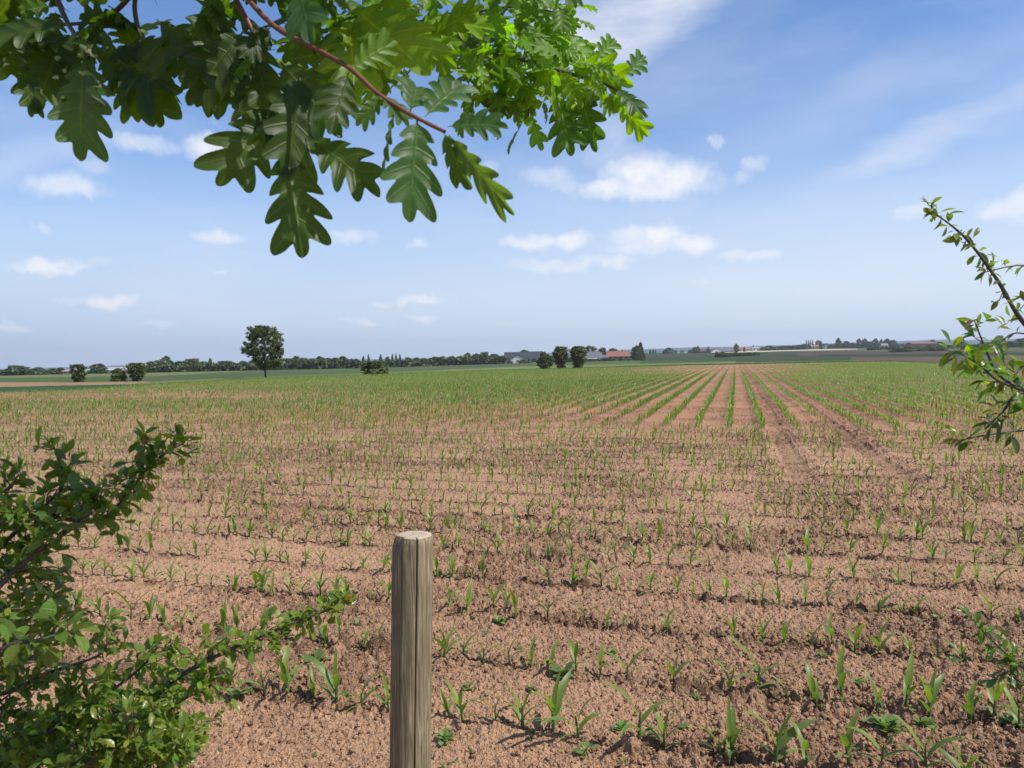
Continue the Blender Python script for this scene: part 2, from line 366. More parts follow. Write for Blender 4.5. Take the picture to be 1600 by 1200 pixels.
# ------------------------------------------------------------------ materials
def mat(name):
    m = bpy.data.materials.new(name); m.use_nodes = True; t = m.node_tree; t.nodes.clear()
    o = N(t, 'ShaderNodeOutputMaterial'); return m, t, o
def attr(t, nm, sock='Color'):
    a = N(t, 'ShaderNodeAttribute', attribute_name=nm); return a.outputs[sock]
def leaf_mat(name, trans=.4, tcol=(1.7, 1.9, .55), rough=.42, veins=0, spec=.5, vein_mul=1.5, nlob=5):
    m, t, o = mat(name); L = t.links.new
    col = attr(t, 'Col')
    if veins:
        uv = attr(t, 'luv', 'Vector'); s = N(t, 'ShaderNodeSeparateXYZ'); L(uv, s.inputs[0])
        au = math_(t, 'ABSOLUTE', s.outputs[0])
        mid = math_(t, 'SUBTRACT', 1.0, math_(t, 'MULTIPLY', au, 14.0), clamp=True)
        fr = math_(t, 'FRACT', s.outputs[1]); d = math_(t, 'ABSOLUTE', math_(t, 'SUBTRACT', fr, .5))
        side = math_(t, 'SUBTRACT', 1.0, math_(t, 'MULTIPLY', d, 14.0), clamp=True)
        side = math_(t, 'MULTIPLY', side, .55)
        vv = math_(t, 'MAXIMUM', mid, side)
        mx = N(t, 'ShaderNodeMix', data_type='RGBA', blend_type='MIX'); L(math_(t, 'MULTIPLY', vv, .6), mx.inputs[0]); L(col, mx.inputs[6])
        mm = N(t, 'ShaderNodeMix', data_type='RGBA', blend_type='MULTIPLY'); mm.inputs[0].default_value = 1; L(col, mm.inputs[6]); mm.inputs[7].default_value = (2.4, 1.9, 2.2, 1)
        L(mm.outputs[2], mx.inputs[7]); col = mx.outputs[2]
    nz = N(t, 'ShaderNodeTexNoise'); nz.inputs['Scale'].default_value = 55 if veins else 25; nz.inputs['Detail'].default_value = 3
    tco = N(t, 'ShaderNodeTexCoord'); L(tco.outputs['Object'], nz.inputs['Vector'])
    if veins:
        sn = N(t, 'ShaderNodeTexNoise'); sn.inputs['Scale'].default_value = 130; sn.inputs['Detail'].default_value = 2; L(tco.outputs['Object'], sn.inputs['Vector'])
        sr = N(t, 'ShaderNodeMapRange'); L(sn.outputs['Fac'], sr.inputs[0]); sr.inputs[1].default_value = .70; sr.inputs[2].default_value = .75; sr.inputs[4].default_value = .7
        sm_ = N(t, 'ShaderNodeMix', data_type='RGBA'); L(sr.outputs[0], sm_.inputs[0]); L(col, sm_.inputs[6]); sm_.inputs[7].default_value = (.10, .065, .02, 1); col = sm_.outputs[2]
        net = N(t, 'ShaderNodeTexVoronoi', feature='DISTANCE_TO_EDGE'); net.inputs['Scale'].default_value = 420; L(tco.outputs['Object'], net.inputs['Vector'])
        nr_ = N(t, 'ShaderNodeMapRange'); L(net.outputs['Distance'], nr_.inputs[0]); nr_.inputs[2].default_value = .12; nr_.inputs[3].default_value = 1.25; nr_.inputs[4].default_value = .95
        vm_ = N(t, 'ShaderNodeVectorMath', operation='SCALE'); L(col, vm_.inputs[0]); L(nr_.outputs[0], vm_.inputs['Scale']); col = vm_.outputs[0]
    hs = N(t, 'ShaderNodeHueSaturation'); L(col, hs.inputs['Color'])
    L(math_(t, 'MULTIPLY_ADD', nz.outputs['Fac'], .5, .75), hs.inputs['Value'])
    pb = N(t, 'ShaderNodeBsdfPrincipled'); L(hs.outputs[0], pb.inputs['Base Color']); pb.inputs['Roughness'].default_value = rough
    pb.inputs['Specular IOR Level'].default_value = spec
    if veins:
        bp = N(t, 'ShaderNodeBump'); bp.inputs['Strength'].default_value = .5; bp.inputs['Distance'].default_value = .002
        L(math_(t, 'MULTIPLY_ADD', nz.outputs['Fac'], .5, vv), bp.inputs['Height']); L(bp.outputs[0], pb.inputs['Normal'])
    tb = N(t, 'ShaderNodeBsdfTranslucent'); mm = N(t, 'ShaderNodeMix', data_type='RGBA', blend_type='MULTIPLY'); mm.inputs[0].default_value = 1
    L(hs.outputs[0], mm.inputs[6]); mm.inputs[7].default_value = (*tcol, 1); L(mm.outputs[2], tb.inputs[0])
    ms = N(t, 'ShaderNodeMixShader'); ms.inputs[0].default_value = trans; L(pb.outputs[0], ms.inputs[1]); L(tb.outputs[0], ms.inputs[2])
    L(ms.outputs[0], o.inputs[0]); return m
def bark_mat(name, c1, c2, scale=60, rough=.85, stretch=(1, 1, 1), bump=.4, dist=.003):
    m, t, o = mat(name); L = t.links.new
    tco = N(t, 'ShaderNodeTexCoord'); mp = N(t, 'ShaderNodeMapping'); mp.inputs['Scale'].default_value = stretch; L(tco.outputs['Object'], mp.inputs[0])
    nz = N(t, 'ShaderNodeTexNoise'); nz.inputs['Scale'].default_value = scale; nz.inputs['Detail'].default_value = 6; L(mp.outputs[0], nz.inputs['Vector'])
    cr = N(t, 'ShaderNodeValToRGB'); cr.color_ramp.elements[0].position = .3; cr.color_ramp.elements[1].position = .7
    cr.color_ramp.elements[0].color = (*c1, 1); cr.color_ramp.elements[1].color = (*c2, 1); L(nz.outputs['Fac'], cr.inputs[0])
    pb = N(t, 'ShaderNodeBsdfPrincipled'); L(cr.outputs[0], pb.inputs['Base Color']); pb.inputs['Roughness'].default_value = rough
    bp = N(t, 'ShaderNodeBump'); bp.inputs['Strength'].default_value = bump; bp.inputs['Distance'].default_value = dist; L(nz.outputs['Fac'], bp.inputs['Height']); L(bp.outputs[0], pb.inputs['Normal'])
    L(pb.outputs[0], o.inputs[0]); return m
def ground_mat():
    m, t, o = mat('soil and crops'); L = t.links.new
    col = attr(t, 'Col'); tco = N(t, 'ShaderNodeTexCoord')
    n1 = N(t, 'ShaderNodeTexNoise'); n1.inputs['Scale'].default_value = 70; n1.inputs['Detail'].default_value = 5; n1.inputs['Roughness'].default_value = .7; L(tco.outputs['Object'], n1.inputs['Vector'])
    n2 = N(t, 'ShaderNodeTexNoise'); n2.inputs['Scale'].default_value = 9; n2.inputs['Detail'].default_value = 4; L(tco.outputs['Object'], n2.inputs['Vector'])
    vo = N(t, 'ShaderNodeTexVoronoi'); vo.inputs['Scale'].default_value = 130; L(tco.outputs['Object'], vo.inputs['Vector'])
    hm_ = N(t, 'ShaderNodeMix', data_type='RGBA', blend_type='MULTIPLY'); hm_.inputs[0].default_value = 1; L(col, hm_.inputs[6])
    tr_ = N(t, 'ShaderNodeValToRGB'); te = tr_.color_ramp.elements; te[0].position = .1; te[0].color = (.72, .66, .66, 1); te[1].position = .95; te[1].color = (1.12, 1.18, 1.22, 1)
    for p_, c_ in ((.3, (1.08, .96, .84, 1)), (.5, (.95, .98, .98, 1)), (.7, (1.18, 1.02, .84, 1))):
        e_ = te.new(p_); e_.color = c_
    sx = N(t, 'ShaderNodeSeparateColor'); L(vo.outputs['Color'], sx.inputs[0]); L(sx.outputs[1], tr_.inputs[0]); L(tr_.outputs[0], hm_.inputs[7]); col = hm_.outputs[2]
    hs = N(t, 'ShaderNodeHueSaturation'); L(col, hs.inputs['Color'])
    sepc = N(t, 'ShaderNodeSeparateColor'); L(vo.outputs['Color'], sepc.inputs[0])
    v = math_(t, 'ADD', math_(t, 'MULTIPLY', n1.outputs['Fac'], .85), math_(t, 'MULTIPLY', sepc.outputs[0], .26))
    v = math_(t, 'ADD', v, math_(t, 'MULTIPLY_ADD', n2.outputs['Fac'], .3, .29)); L(v, hs.inputs['Value'])
    pb = N(t, 'ShaderNodeBsdfPrincipled'); L(hs.outputs[0], pb.inputs['Base Color']); pb.inputs['Roughness'].default_value = .95; pb.inputs['Specular IOR Level'].default_value = .15
    bp = N(t, 'ShaderNodeBump'); bp.inputs['Strength'].default_value = .8; bp.inputs['Distance'].default_value = .006
    L(math_(t, 'ADD', n1.outputs['Fac'], math_(t, 'MULTIPLY', vo.outputs['Distance'], .9)), bp.inputs['Height']); L(bp.outputs[0], pb.inputs['Normal'])
    L(pb.outputs[0], o.inputs[0]); return m
def plain_mat(name, c, rough=.8, var=.25, scale=3.0, use_col=False):
    m, t, o = mat(name); L = t.links.new
    tco = N(t, 'ShaderNodeTexCoord'); nz = N(t, 'ShaderNodeTexNoise'); nz.inputs['Scale'].default_value = scale; nz.inputs['Detail'].default_value = 5; L(tco.outputs['Object'], nz.inputs['Vector'])
    hs = N(t, 'ShaderNodeHueSaturation'); hs.inputs['Color'].default_value = (*c, 1)
    if use_col: L(attr(t, 'Col'), hs.inputs['Color'])
    L(math_(t, 'MULTIPLY_ADD', nz.outputs['Fac'], 2*var, 1-var), hs.inputs['Value'])
    pb = N(t, 'ShaderNodeBsdfPrincipled'); L(hs.outputs[0], pb.inputs['Base Color']); pb.inputs['Roughness'].default_value = rough
    L(pb.outputs[0], o.inputs[0]); return m
M_SOIL = ground_mat()
M_MAIZE = leaf_mat('maize leaf', .38, (1.6, 1.8, .5), .45, 0, .45)
M_WEED = leaf_mat('weed leaf', .3, (1.5, 1.7, .5), .5)
M_OAK = leaf_mat('oak leaf', .5, (2.6, 2.7, .25), .46, 1, .4)
M_SHRUB = leaf_mat('shrub leaf', .40, (2.1, 2.2, .4), .33, 1, .5)
M_TREE = leaf_mat('tree foliage', .22, (1.3, 1.5, .5), .6, 0, .25)
M_TWIG = plain_mat('young bark', (.2, .08, .05), .5, .35, 60, True)
M_TRUNK = bark_mat('trunk bark', (.035, .028, .02), (.09, .075, .055), 9, bump=.6, dist=.02)

# ------------------------------------------------------------------ ground
g = link('ground', build_ground(), M_SOIL); tag(g, kind='structure')

# hills on the horizon
def build_hills():
    pxs = np.linspace(-500, 2100, 700); X0 = [-500, 0, 200, 500, 700, 900, 1000, 1150, 1250, 1350, 1450, 1560, 1700, 2100]
    H0 = [4, 3, 1, 0, -3, -8, -10.5, -11.5, -12.5, -14, -17.5, -15.5, -17, -16]
    bag = Bag()
    for D, off in ((3300, 2.6), (4600, 0)):
        h = np.interp(pxs, X0, H0)+off + 1.6*(fbm(pxs*.012, pxs*0+D, 3, 81)-.5) - 1.5*fbm(pxs*.12, pxs*0+D, 3, 82)
        rows = []
        for k, (dd, f_) in enumerate(((-500, 0), (-350, .35), (-200, .7), (-80, .93), (0, 1), (150, .9), (500, .3), (900, -.3))):
            Y = D+dd; X = (pxs-800)/F*Y
            zt = EYE - h*D/F; zb = terr(X, np.full_like(X, Y))-6
            n = 6*(fbm(X*.01, X*0+k*3, 3, 83)-.5)*(k < 7)*(0 < k)
            rows.append(np.stack([X, np.full_like(X, Y), zb+(zt-zb)*f_+n*(k != 4)], 1))
        V = np.concatenate(rows); nc = len(pxs); i = np.arange(len(rows)-1)[:, None]*nc; j = np.arange(nc-1)[None]
        Q = np.stack([i+j, i+j+1, i+nc+j+1, i+nc+j], -1).reshape(-1, 4)
        c = np.array([.030, .052, .028])[None]*(.7+.7*fbm(V[:, 0]*.006, V[:, 1]*.02, 3, 85))[:, None]
        bag.add(V, Q, c)
    return bag.mesh('hills')
hl_o = link('hills', build_hills(), plain_mat('wooded hills', (.03, .05, .03), .95, .3, .01, True)); tag(hl_o, kind='structure')

# ------------------------------------------------------------------ maize
def ribbon(L, Wd, az, el0, droop, z0, nseg, x0=.004, fold=.28, twist=0.0, wave=0.0):
    """an arching grass blade; returns verts, quads, uv"""
    t = np.linspace(0, 1, nseg+1); e = el0 - droop*t**1.6
    dx = np.cos(e)*L/nseg; dz = np.sin(e)*L/nseg
    rr = x0+np.concatenate([[0], np.cumsum(dx[:-1])]); zz = z0+np.concatenate([[0], np.cumsum(dz[:-1])])
    w = Wd*.5*np.clip(t*6+.28, 0, 1)*(1-t**2.6)**.85+.0003
    azz = az+twist*t; ca, sa = np.cos(az), np.sin(az)
    cen = np.stack([rr*ca, rr*sa, zz], 1)+np.stack([-sa*np.sin(t*5)*wave*L+0*t, ca*np.sin(t*5)*wave*L+0*t, 0*t], 1)
    tw = twist*t*2
    sd = np.stack([-np.sin(az)*np.cos(tw)-np.cos(az)*np.sin(e)*np.sin(tw), np.cos(az)*np.cos(tw)-np.sin(az)*np.sin(e)*np.sin(tw), np.cos(e)*np.sin(tw)], 1)
    up = np.stack([-np.sin(e)*ca, -np.sin(e)*sa, np.cos(e)], 1)
    lf = cen+sd*w[:, None]+up*(w*fold)[:, None]; rt = cen-sd*w[:, None]+up*(w*fold)[:, None]
    V = np.stack([lf, cen, rt], 1).reshape(-1, 3)
    i = np.arange(nseg)[:, None]*3; Q = np.concatenate([i+np.array([[0, 1, 4, 3]]), i+np.array([[1, 2, 5, 4]])])
    UV = np.stack([np.tile([-1, 0, 1], nseg+1), np.repeat(t, 3)], 1)
    return V, Q, UV
def maize_spec(rs):
    """leaf specs of one seedling about 0.2 m tall (scaled later)"""
    a0 = rs.uniform(0, 2*np.pi); n = int(rs.integers(4, 6)); sp = []
    for k in range(n):
        f = k/(n-1)
        L = [.075, .115, .15, .15, .11][k] * rs.uniform(.85, 1.2); el0 = [.65, .85, 1.05, 1.2, 1.35][k]*rs.uniform(.88, 1.08)
        dr = [1.25, 1.5, 1.4, 1.0, .45][k]*rs.uniform(.55, 1.3); wd = [.0125, .0175, .0215, .020, .0135][k]*rs.uniform(.9, 1.15)
        sp.append((L, wd, a0+k*np.pi+rs.uniform(-.45, .45), el0, dr, .012+.058*f, rs.uniform(-.35, .35), rs.uniform(0, .02)))
    return sp
MC = np.array([.130, .215, .050])
def spec_col(k, n, V, rs):
    tip = np.clip(V[:, 2]/.2, 0, 1)[:, None]
    base = MC*(1+.25*rs.uniform(-1, 1)); base = base*np.array([1.0+.5*(k >= n-2), 1+.28*(k >= n-2), .9])
    return base*(1-.25*tip) + np.array([.05, .05, .01])*(1-tip)
protos = []
for s in range(9):
    rs = np.random.default_rng(100+s); spc = maize_spec(rs); leaves = []
    for k, (L, wd, a, e0, dr, z0, tw, wv) in enumerate(spc):
        V, Q, UV = ribbon(L, wd, a, e0, dr, z0, 8, twist=tw, wave=wv); leaves.append((V, Q, UV, spec_col(k, len(spc), V, rs)))
    sb = Bag(); tube(sb, [(0, 0, -.02), (0, 0, .02), (.001, 0, .05), (.0, .001, .085)], [.0042, .0046, .004, .0022], 7, (.11, .17, .06))
    low = []
    for k, (L, wd, a, e0, dr, z0, tw, wv) in enumerate(spc):
        low.append(ribbon(L, wd*1.05, a, e0, dr, z0, 3))
    protos.append(dict(leaves=leaves, stem=sb, low=low))
def merged(p, lod):
    b = Bag()
    if lod == 0:
        V, Q, C = np.concatenate(p['stem'].V), np.concatenate(p['stem'].Q), np.concatenate(p['stem'].C); b.add(V, Q, C)
        for V, Q, U, C in p['leaves']: b.add(V, Q, C)
    elif lod == 1:
        for i, (V, Q, U) in enumerate(p['low']): b.add(V, Q, MC*(1.1 if i > 2 else .95))
    else:
        for i, (V, Q, U) in enumerate(p['low'][1:4]):
            idx = np.array([0, 2, 6, 8, 9, 11]); b.add(V[idx], np.array([[0, 1, 3, 2], [2, 3, 5, 4]]), MC*1.0)
    return np.concatenate(b.V), np.concatenate(b.Q), np.concatenate(b.C)

def px_ground(px, py):
    """walk the pixel ray to flat ground"""
    r = ray(px, py); t = -EYE/r[2]; return r[0]*t, r[1]*t
plants = []      # x, y, height, row index, explicit
ROW1 = [(401,1094,1033),(435,1103,1042),(480,1103,1055),(515,1110,1035),(558,1112,1059),(597,1123,1075),(697,1130,1090),(716,1138,1080),(772,1139,1087),(810,1151,1085),(859,1159,1076),(899,1167,1098),(995,1180,1090),(1035,1182,1115),
 (1123,1199,1143),(1144,1199,1113),(1212,1203,1126),(1261,1206,1148),(1326,1212,1138),(1378,1220,1154),(1447,1230,1157),(1510,1240,1170),(1560,1250,1180),(350,1085,1040),(305,1078,1030)]
ROW2 = [(504,1011,975),(528,1013,975),(565,1018,985),(591,1020,987),(690,1035,990),(721,1037,1000),(752,1040,995),(794,1045,1000),(829,1046,1002),(860,1052,1012),(900,1054,1000),(937,1060,1020),(979,1065,1018),(1054,1070,1022),(1096,1077,1045),
 (1141,1086,1040),(1183,1090,1020),(1230,1097,1065),(1277,1113,1055),(1317,1115,1045),(1370,1110,1060),(1417,1125,1055),(1456,1132,1060),(1520,1133,1080),(1558,1144,1080),(1600,1150,1090),
 (369,994,955),(341,995,948),(302,985,958),(273,987,953),(252,981,945),(227,980,940),(199,976,925),(155,967,930),(127,960,925),(101,965,935),(81,957,920),(440,1003,960),(470,1006,965),(405,1000,955)]
ROW3 = [(1041,992,955),(972,986,960),(946,985,955),(910,980,945),(854,972,935),(1148,1000,965),(1191,1007,968),(1225,1013,975),(1269,1016,980),(1301,1021,980),(1337,1027,980),(1378,1027,978),(1425,1032,1005),(1466,1029,998),(1505,1035,1000),(1545,1042,1000),(1585,1046,1003)]
for ri, lst in ((1, ROW1), (2, ROW2), (3, ROW3)):
    for (px, py, top) in lst:
        x, y = px_ground(px, py)
        s = HC[ri] - hc(x, y); x += HN[0]*s*.7; y += HN[1]*s*.7
        plants.append((x, y, max(.12, (py-top)/F*y*1.12), ri))
rp = random.Random(3)
for ri, c in enumerate(HC):
    if ri in (0, 1, 2): continue
    t = -25.0
    while t < 30:
        t += rp.uniform(.09, .165) if rp.random() > .06 else rp.uniform(.25, .55)
        x = HN[0]*c+HT[0]*t; y = HN[1]*c+HT[1]*t
        if y < 2.5 or abs(x/y) > .86 or c > HEAD_END: continue
        px = 800+F*x/y
        if ri == 3 and px > 835: continue
        if 1150 < px and 10.5 < c and min(abs(hl(x, y)-.88), abs(hl(x, y)-2.18)) < .28: continue
        x += rp.gauss(0, .022); y += rp.gauss(0, .022)
        h = rp.uniform(.13, .215)
        if rp.random() < .12: h *= .6
        plants.append((x, y, h, ri))
P = np.array([(p[0], p[1], p[2]) for p in plants]); RI = np.array([p[3] for p in plants])
dist = np.hypot(P[:, 0], P[:, 1]); pxp = 800+F*P[:, 0]/P[:, 1]
vis = (pxp > -15) & (pxp < 1615)
order = [i for i in np.argsort(dist) if vis[i]][:300]
near = set(order); Z = ground_z(P[:, 0], P[:, 1])
ORD = ['', 'first', 'second', 'third', 'fourth', 'fifth', 'sixth', 'seventh', 'eighth', 'ninth', 'tenth', 'eleventh', 'twelfth', 'thirteenth', 'fourteenth', 'fifteenth', 'sixteenth', 'seventeenth', 'eighteenth', 'nineteenth']
def ordw(n):
    if n < 20: return ORD[n]
    tens = ['', '', 'twent', 'thirt', 'fort', 'fift', 'sixt'][n//10]
    return tens+'ieth' if n % 10 == 0 else tens+'y-'+ORD[n % 10]
labels = {}
for ri in set(RI[order]):
    idx = [i for i in order if RI[i] == ri]
    for sgn, side in ((1, 'right'), (-1, 'left')):
        ss = sorted([i for i in idx if (pxp[i] > 642) == (sgn > 0)], key=lambda i: sgn*pxp[i])
        for k, i in enumerate(ss):
            rw = 'nearest row' if ri == 1 else ordw(ri)+' row from the camera'
            labels[i] = ('%s maize seedling %s of the wooden post in the %s' % (ordw(k+1), side, rw), 'maize seedlings in the '+rw)
mz = []
for p in protos:
    stem_me = mesh_np('stem', np.concatenate(p['stem'].V), np.concatenate(p['stem'].Q), np.concatenate(p['stem'].C)); stem_me.materials.append(M_MAIZE)
    lm = []
    for V, Q, U, C in p['leaves']:
        me = mesh_np('leaf', V, Q, C, U); me.materials.append(M_MAIZE); lm.append(me)
    zmax = max(V[:, 2].max() for V, Q, U, C in p['leaves'])
    mz.append((stem_me, lm, zmax))
for i in order:
    q = rp.randrange(len(mz)); st, lm, zm = mz[q]; s = P[i, 2]/zm
    e = empty('maize_seedling', (P[i, 0], P[i, 1], Z[i]-.004), rp.uniform(0, 6.28)); e.scale = (s*rp.uniform(1.0, 1.25),)*2+(s,)
    e.rotation_euler[0] = rp.gauss(0, .09); e.rotation_euler[1] = rp.gauss(0, .09)
    l, gname = labels[i]; tag(e, l, 'maize plant', gname)
    link('stem', st, None, e)
    for me in lm: link('leaf', me, None, e)
# the rest of the headland rows and the long main rows, too many to count
bag = Bag()
def scatter(bag, pts, hts, lod, seed):
    rs = np.random.default_rng(seed); pid = rs.integers(0, len(protos), len(pts))
    for q in range(len(protos)):
        m = pid == q
        if not m.any(): continue
        V, Q, C = merged(protos[q], lod); n = m.sum(); zm = V[:, 2].max()
        a = rs.uniform(0, 2*np.pi, n); s = hts[m]/zm; wx = (.9, 1.05, 1.3)[lod]; ca, sa = np.cos(a)*s*wx, np.sin(a)*s*wx
        px_ = V[None, :, 0]*ca[:, None]-V[None, :, 1]*sa[:, None]+pts[m, 0:1]
        py_ = V[None, :, 0]*sa[:, None]+V[None, :, 1]*ca[:, None]+pts[m, 1:2]
        pz_ = V[None, :, 2]*s[:, None]+pts[m, 2:3]-.004
        cc = C[None]*(rs.uniform(.75, 1.3, n)[:, None, None])*np.array([1.14, 1.04, 1.15])
        bag.add(np.stack([px_, py_, pz_], -1).reshape(-1, 3), (Q[None]+(np.arange(n)*len(V))[:, None, None]).reshape(-1, 4), cc.reshape(-1, 3))
rest = np.array([i for i in range(len(P)) if i not in near])
pts = np.stack([P[rest, 0], P[rest, 1], Z[rest]], 1); scatter(bag, pts, P[rest, 2]*1.1, 0, 1)
# main rows
rs = np.random.default_rng(5)
ls = -.16+.73*np.arange(-150, 150); along = np.arange(10, 210, .075)
Lg, Ag = np.meshgrid(ls, along, indexing='ij'); Ag = Ag+rs.uniform(-.06, .06, Ag.shape); Lg = Lg+rs.normal(0, .03, Lg.shape)+.05*np.sin(Ag*.11+Lg)*0
X = (Lg*ML[0]+Ag*MA[0]).ravel(); Y = (Lg*ML[1]+Ag*MA[1]).ravel()
m = (Y > 8) & (np.abs(X) < Y*.78) & (hc(X, Y) > HEAD_END+.25); X = X[m]; Y = Y[m]
pxm = 800+F*X/Y; rowm = hor(pxm)+drop(pxm, Y); m = rowm > edge_row(pxm)+.5; X = X[m]; Y = Y[m]; pxm = pxm[m]; rowm = rowm[m]
# patches where the crop stands thinner
thin = .92+.0*X
pb_ = np.exp(-((rowm-622)/9)**2)*np.clip((700-pxm)/300, 0, 1)*.5
pc_ = np.exp(-((pxm-1130)/170)**2)*np.clip((592-rowm)/14, 0, 1)*.75
pd_ = np.exp(-((pxm-900)/110)**2)*np.exp(-((rowm-655)/22)**2)*.55
tracks = np.minimum(np.abs(hl(X, Y)-.88), np.abs(hl(X, Y)-2.18)) < .16
keep = rs.uniform(0, 1, len(X)) < thin-pb_-pc_-pd_-.25*np.clip(fbm(X*.12, Y*.12, 2, 91)*2-1, 0, 1)
keep &= ~tracks
edge_ = np.clip((hc(X, Y)-HEAD_END)/9, 0, 1); keep &= rs.uniform(0, 1, len(X)) < .8+.2*edge_
hmul = ((1-.35*pb_-.45*pc_)*(.84+.16*edge_))[keep]
X = X[keep]; Y = Y[keep]; Zm = ground_z(X, Y); h = rs.uniform(.16, .26, len(X))*(1+.25*(fbm(X*.05, Y*.05, 2, 92)-.5))*hmul
D = np.hypot(X, Y); PT = np.stack([X, Y, Zm], 1)
for lo, hi, lod in ((0, 27, 0), (27, 55, 1), (55, 400, 2)):
    m = (D >= lo) & (D < hi); print('maize', lo, m.sum()); scatter(bag, PT[m], h[m], lod, 7+lod)
o = link('maize_rows', bag.mesh('maize_rows'), M_MAIZE)
tag(o, 'long green rows of young maize running across the field to its far edge', 'maize crop', kind='stuff')

# ------------------------------------------------------------------ weeds
def leaf_tpl(n=6, wmax=.24, pos=.6, fold=.25, curl=.25, pet=.1):
    t = np.linspace(0, 1, n+1); w = wmax*np.clip(np.sin(np.pi*np.clip((t-pet)/(1-pet), 0, 1)**(math.log(.5)/math.log(pos))), 0, 1)**.8+.008
    z = -curl*t**2
    V = []; UV = []
    for i in range(n+1):
        for u in (-1, 0, 1):
            V.append((u*w[i], t[i], z[i]+fold*abs(u)*w[i])); UV.append((u, t[i]*5))
    i = np.arange(n)[:, None]*3; Q = np.concatenate([i+np.array([[0, 1, 4, 3]]), i+np.array([[1, 2, 5, 4]])])
    return np.array(V), Q, np.array(UV)
TW = leaf_tpl(5, .27, .6, .2, .2)
def weed_mesh(seed, n):
    rs = np.random.default_rng(seed); b = Bag()
    a = rs.uniform(0, 6.28, n); e = rs.uniform(.05, 1.1, n); hgt = rs.uniform(.0, .6, n)
    ax = np.stack([np.cos(a)*np.cos(e), np.sin(a)*np.cos(e), np.sin(e)], 1); nr = np.stack([-np.cos(a)*np.sin(e), -np.sin(a)*np.sin(e), np.cos(e)], 1)
    base = np.stack([rs.normal(0, .12, n), rs.normal(0, .12, n), hgt*.5], 1)
    inst(b, TW, base, ax, nr, rs.uniform(.35, .75, n), np.array([[.14, .21, .05]])*rs.uniform(.7, 1.35, (n, 1)))
    return b
WM = [weed_mesh(s, n).mesh('weed') for s, n in ((1, 14), (2, 22), (3, 9), (4, 30))]
for me in WM: me.materials.append(M_WEED)
WEEDS = [(1100,1148,30,'small broadleaf weed on bare soil right of the tall shrub twig, between nearest rows'),(1065,1140,26,''),(520,1060,40,'spreading low weed on the soil just left of the wooden post'),(480,1042,24,''),(375,1100,30,''),(730,1075,26,''),(697,1155,26,''),(860,1062,40,'')]
wn = 0
SPOTS = [(495,1040,42,'spreading low weed on the soil left of the wooden post, above the nearest row'),
 (376,1096,34,'low weed clump beside the leftmost tall seedlings of the nearest row'),
 (735,1075,24,'small upright weed just right of the post, between the two nearest rows'),
 (695,1158,26,'low weed at the right foot of the wooden post below the nearest row'),
 (880,1060,44,'wide low weed clump among the second row seedlings right of the post'),
 (832,1076,18,'tiny weed on smooth soil below the wide weed clump'),
 (915,1183,40,'pale low weed below the nearest row, beside a tall two-leaved seedling'),
 (970,1145,28,'small weed on bare soil between the two nearest rows, centre right'),
 (1068,1143,26,'small pale weed right of the arching seedlings in the nearest row'),
 (1088,1092,18,'tiny weed under the second row, below a gap in the seedlings'),
 (1225,1150,30,'round weed clump between second and nearest rows, right of centre'),
 (1384,1143,46,'bushiest weed of the right foreground, growing under the second row'),
 (1443,1136,34,'upright weed with paired leaves beside the bushiest foreground weed'),
 (1490,1038,26,'small bright weed on soil near the low right shrub twig'),
 (1282,1030,22,'weed spot on rough soil under the third row, right of centre'),
 (1465,975,18,'tiny weed between third and fourth rows near the right edge'),
 (700,905,20,'small weed on soil right of the post top'),
 (955,1020,20,'small weed above the second row, centre right'),
 (560,975,22,'weed spot left of the post between third and second rows'),
 (1580,1135,34,'weed clump at the right edge beneath the shrub twig'),
 (1180,1050,22,'small weed among clods below the third row'),
 (1340,1070,20,'small weed between clods right of a bright seedling'),
 (640,1,0,''),(1020,905,16,'tiny weed in the fifth row, right of centre'),(780,975,18,'weed spot between third and fourth rows, right of the post')]
for (px, py, w, lb) in SPOTS:
    if not lb: continue
    x, y = px_ground(px, py); s = w/F*y*.9
    o = link('weed', WM[wn % 4], None, None, (x, y, float(ground_z(x, y)[0])-.004)); wn += 1
    o.scale = (s, s, s*.8); o.rotation_euler = (0, 0, wn*1.3); tag(o, lb, 'weed', 'small weeds between the maize rows')
# tiny seedlings of weeds, past counting
b = Bag(); rs = np.random.default_rng(9); n = 700
yy = rs.uniform(3.2, 16, n)**1; xx = rs.uniform(-.68, .68, n)*yy; zz = ground_z(xx, yy); k = 5
a = rs.uniform(0, 6.28, n*k); e = rs.uniform(.1, 1.0, n*k)
base = np.repeat(np.stack([xx, yy, zz], 1), k, 0)+rs.normal(0, .006, (n*k, 3))*np.array([1, 1, .3])
inst(b, TW, base, np.stack([np.cos(a)*np.cos(e), np.sin(a)*np.cos(e), np.sin(e)], 1), np.stack([-np.cos(a)*np.sin(e), -np.sin(a)*np.sin(e), np.cos(e)], 1), rs.uniform(.012, .03, n*k), np.array([[.12, .19, .045]])*rs.uniform(.6, 1.3, (n*k, 1)))
o = link('sprouting_weeds', b.mesh('sprouting_weeds'), M_WEED); tag(o, 'tiny weed sprouts scattered over the bare soil between the rows', 'weeds', kind='stuff')
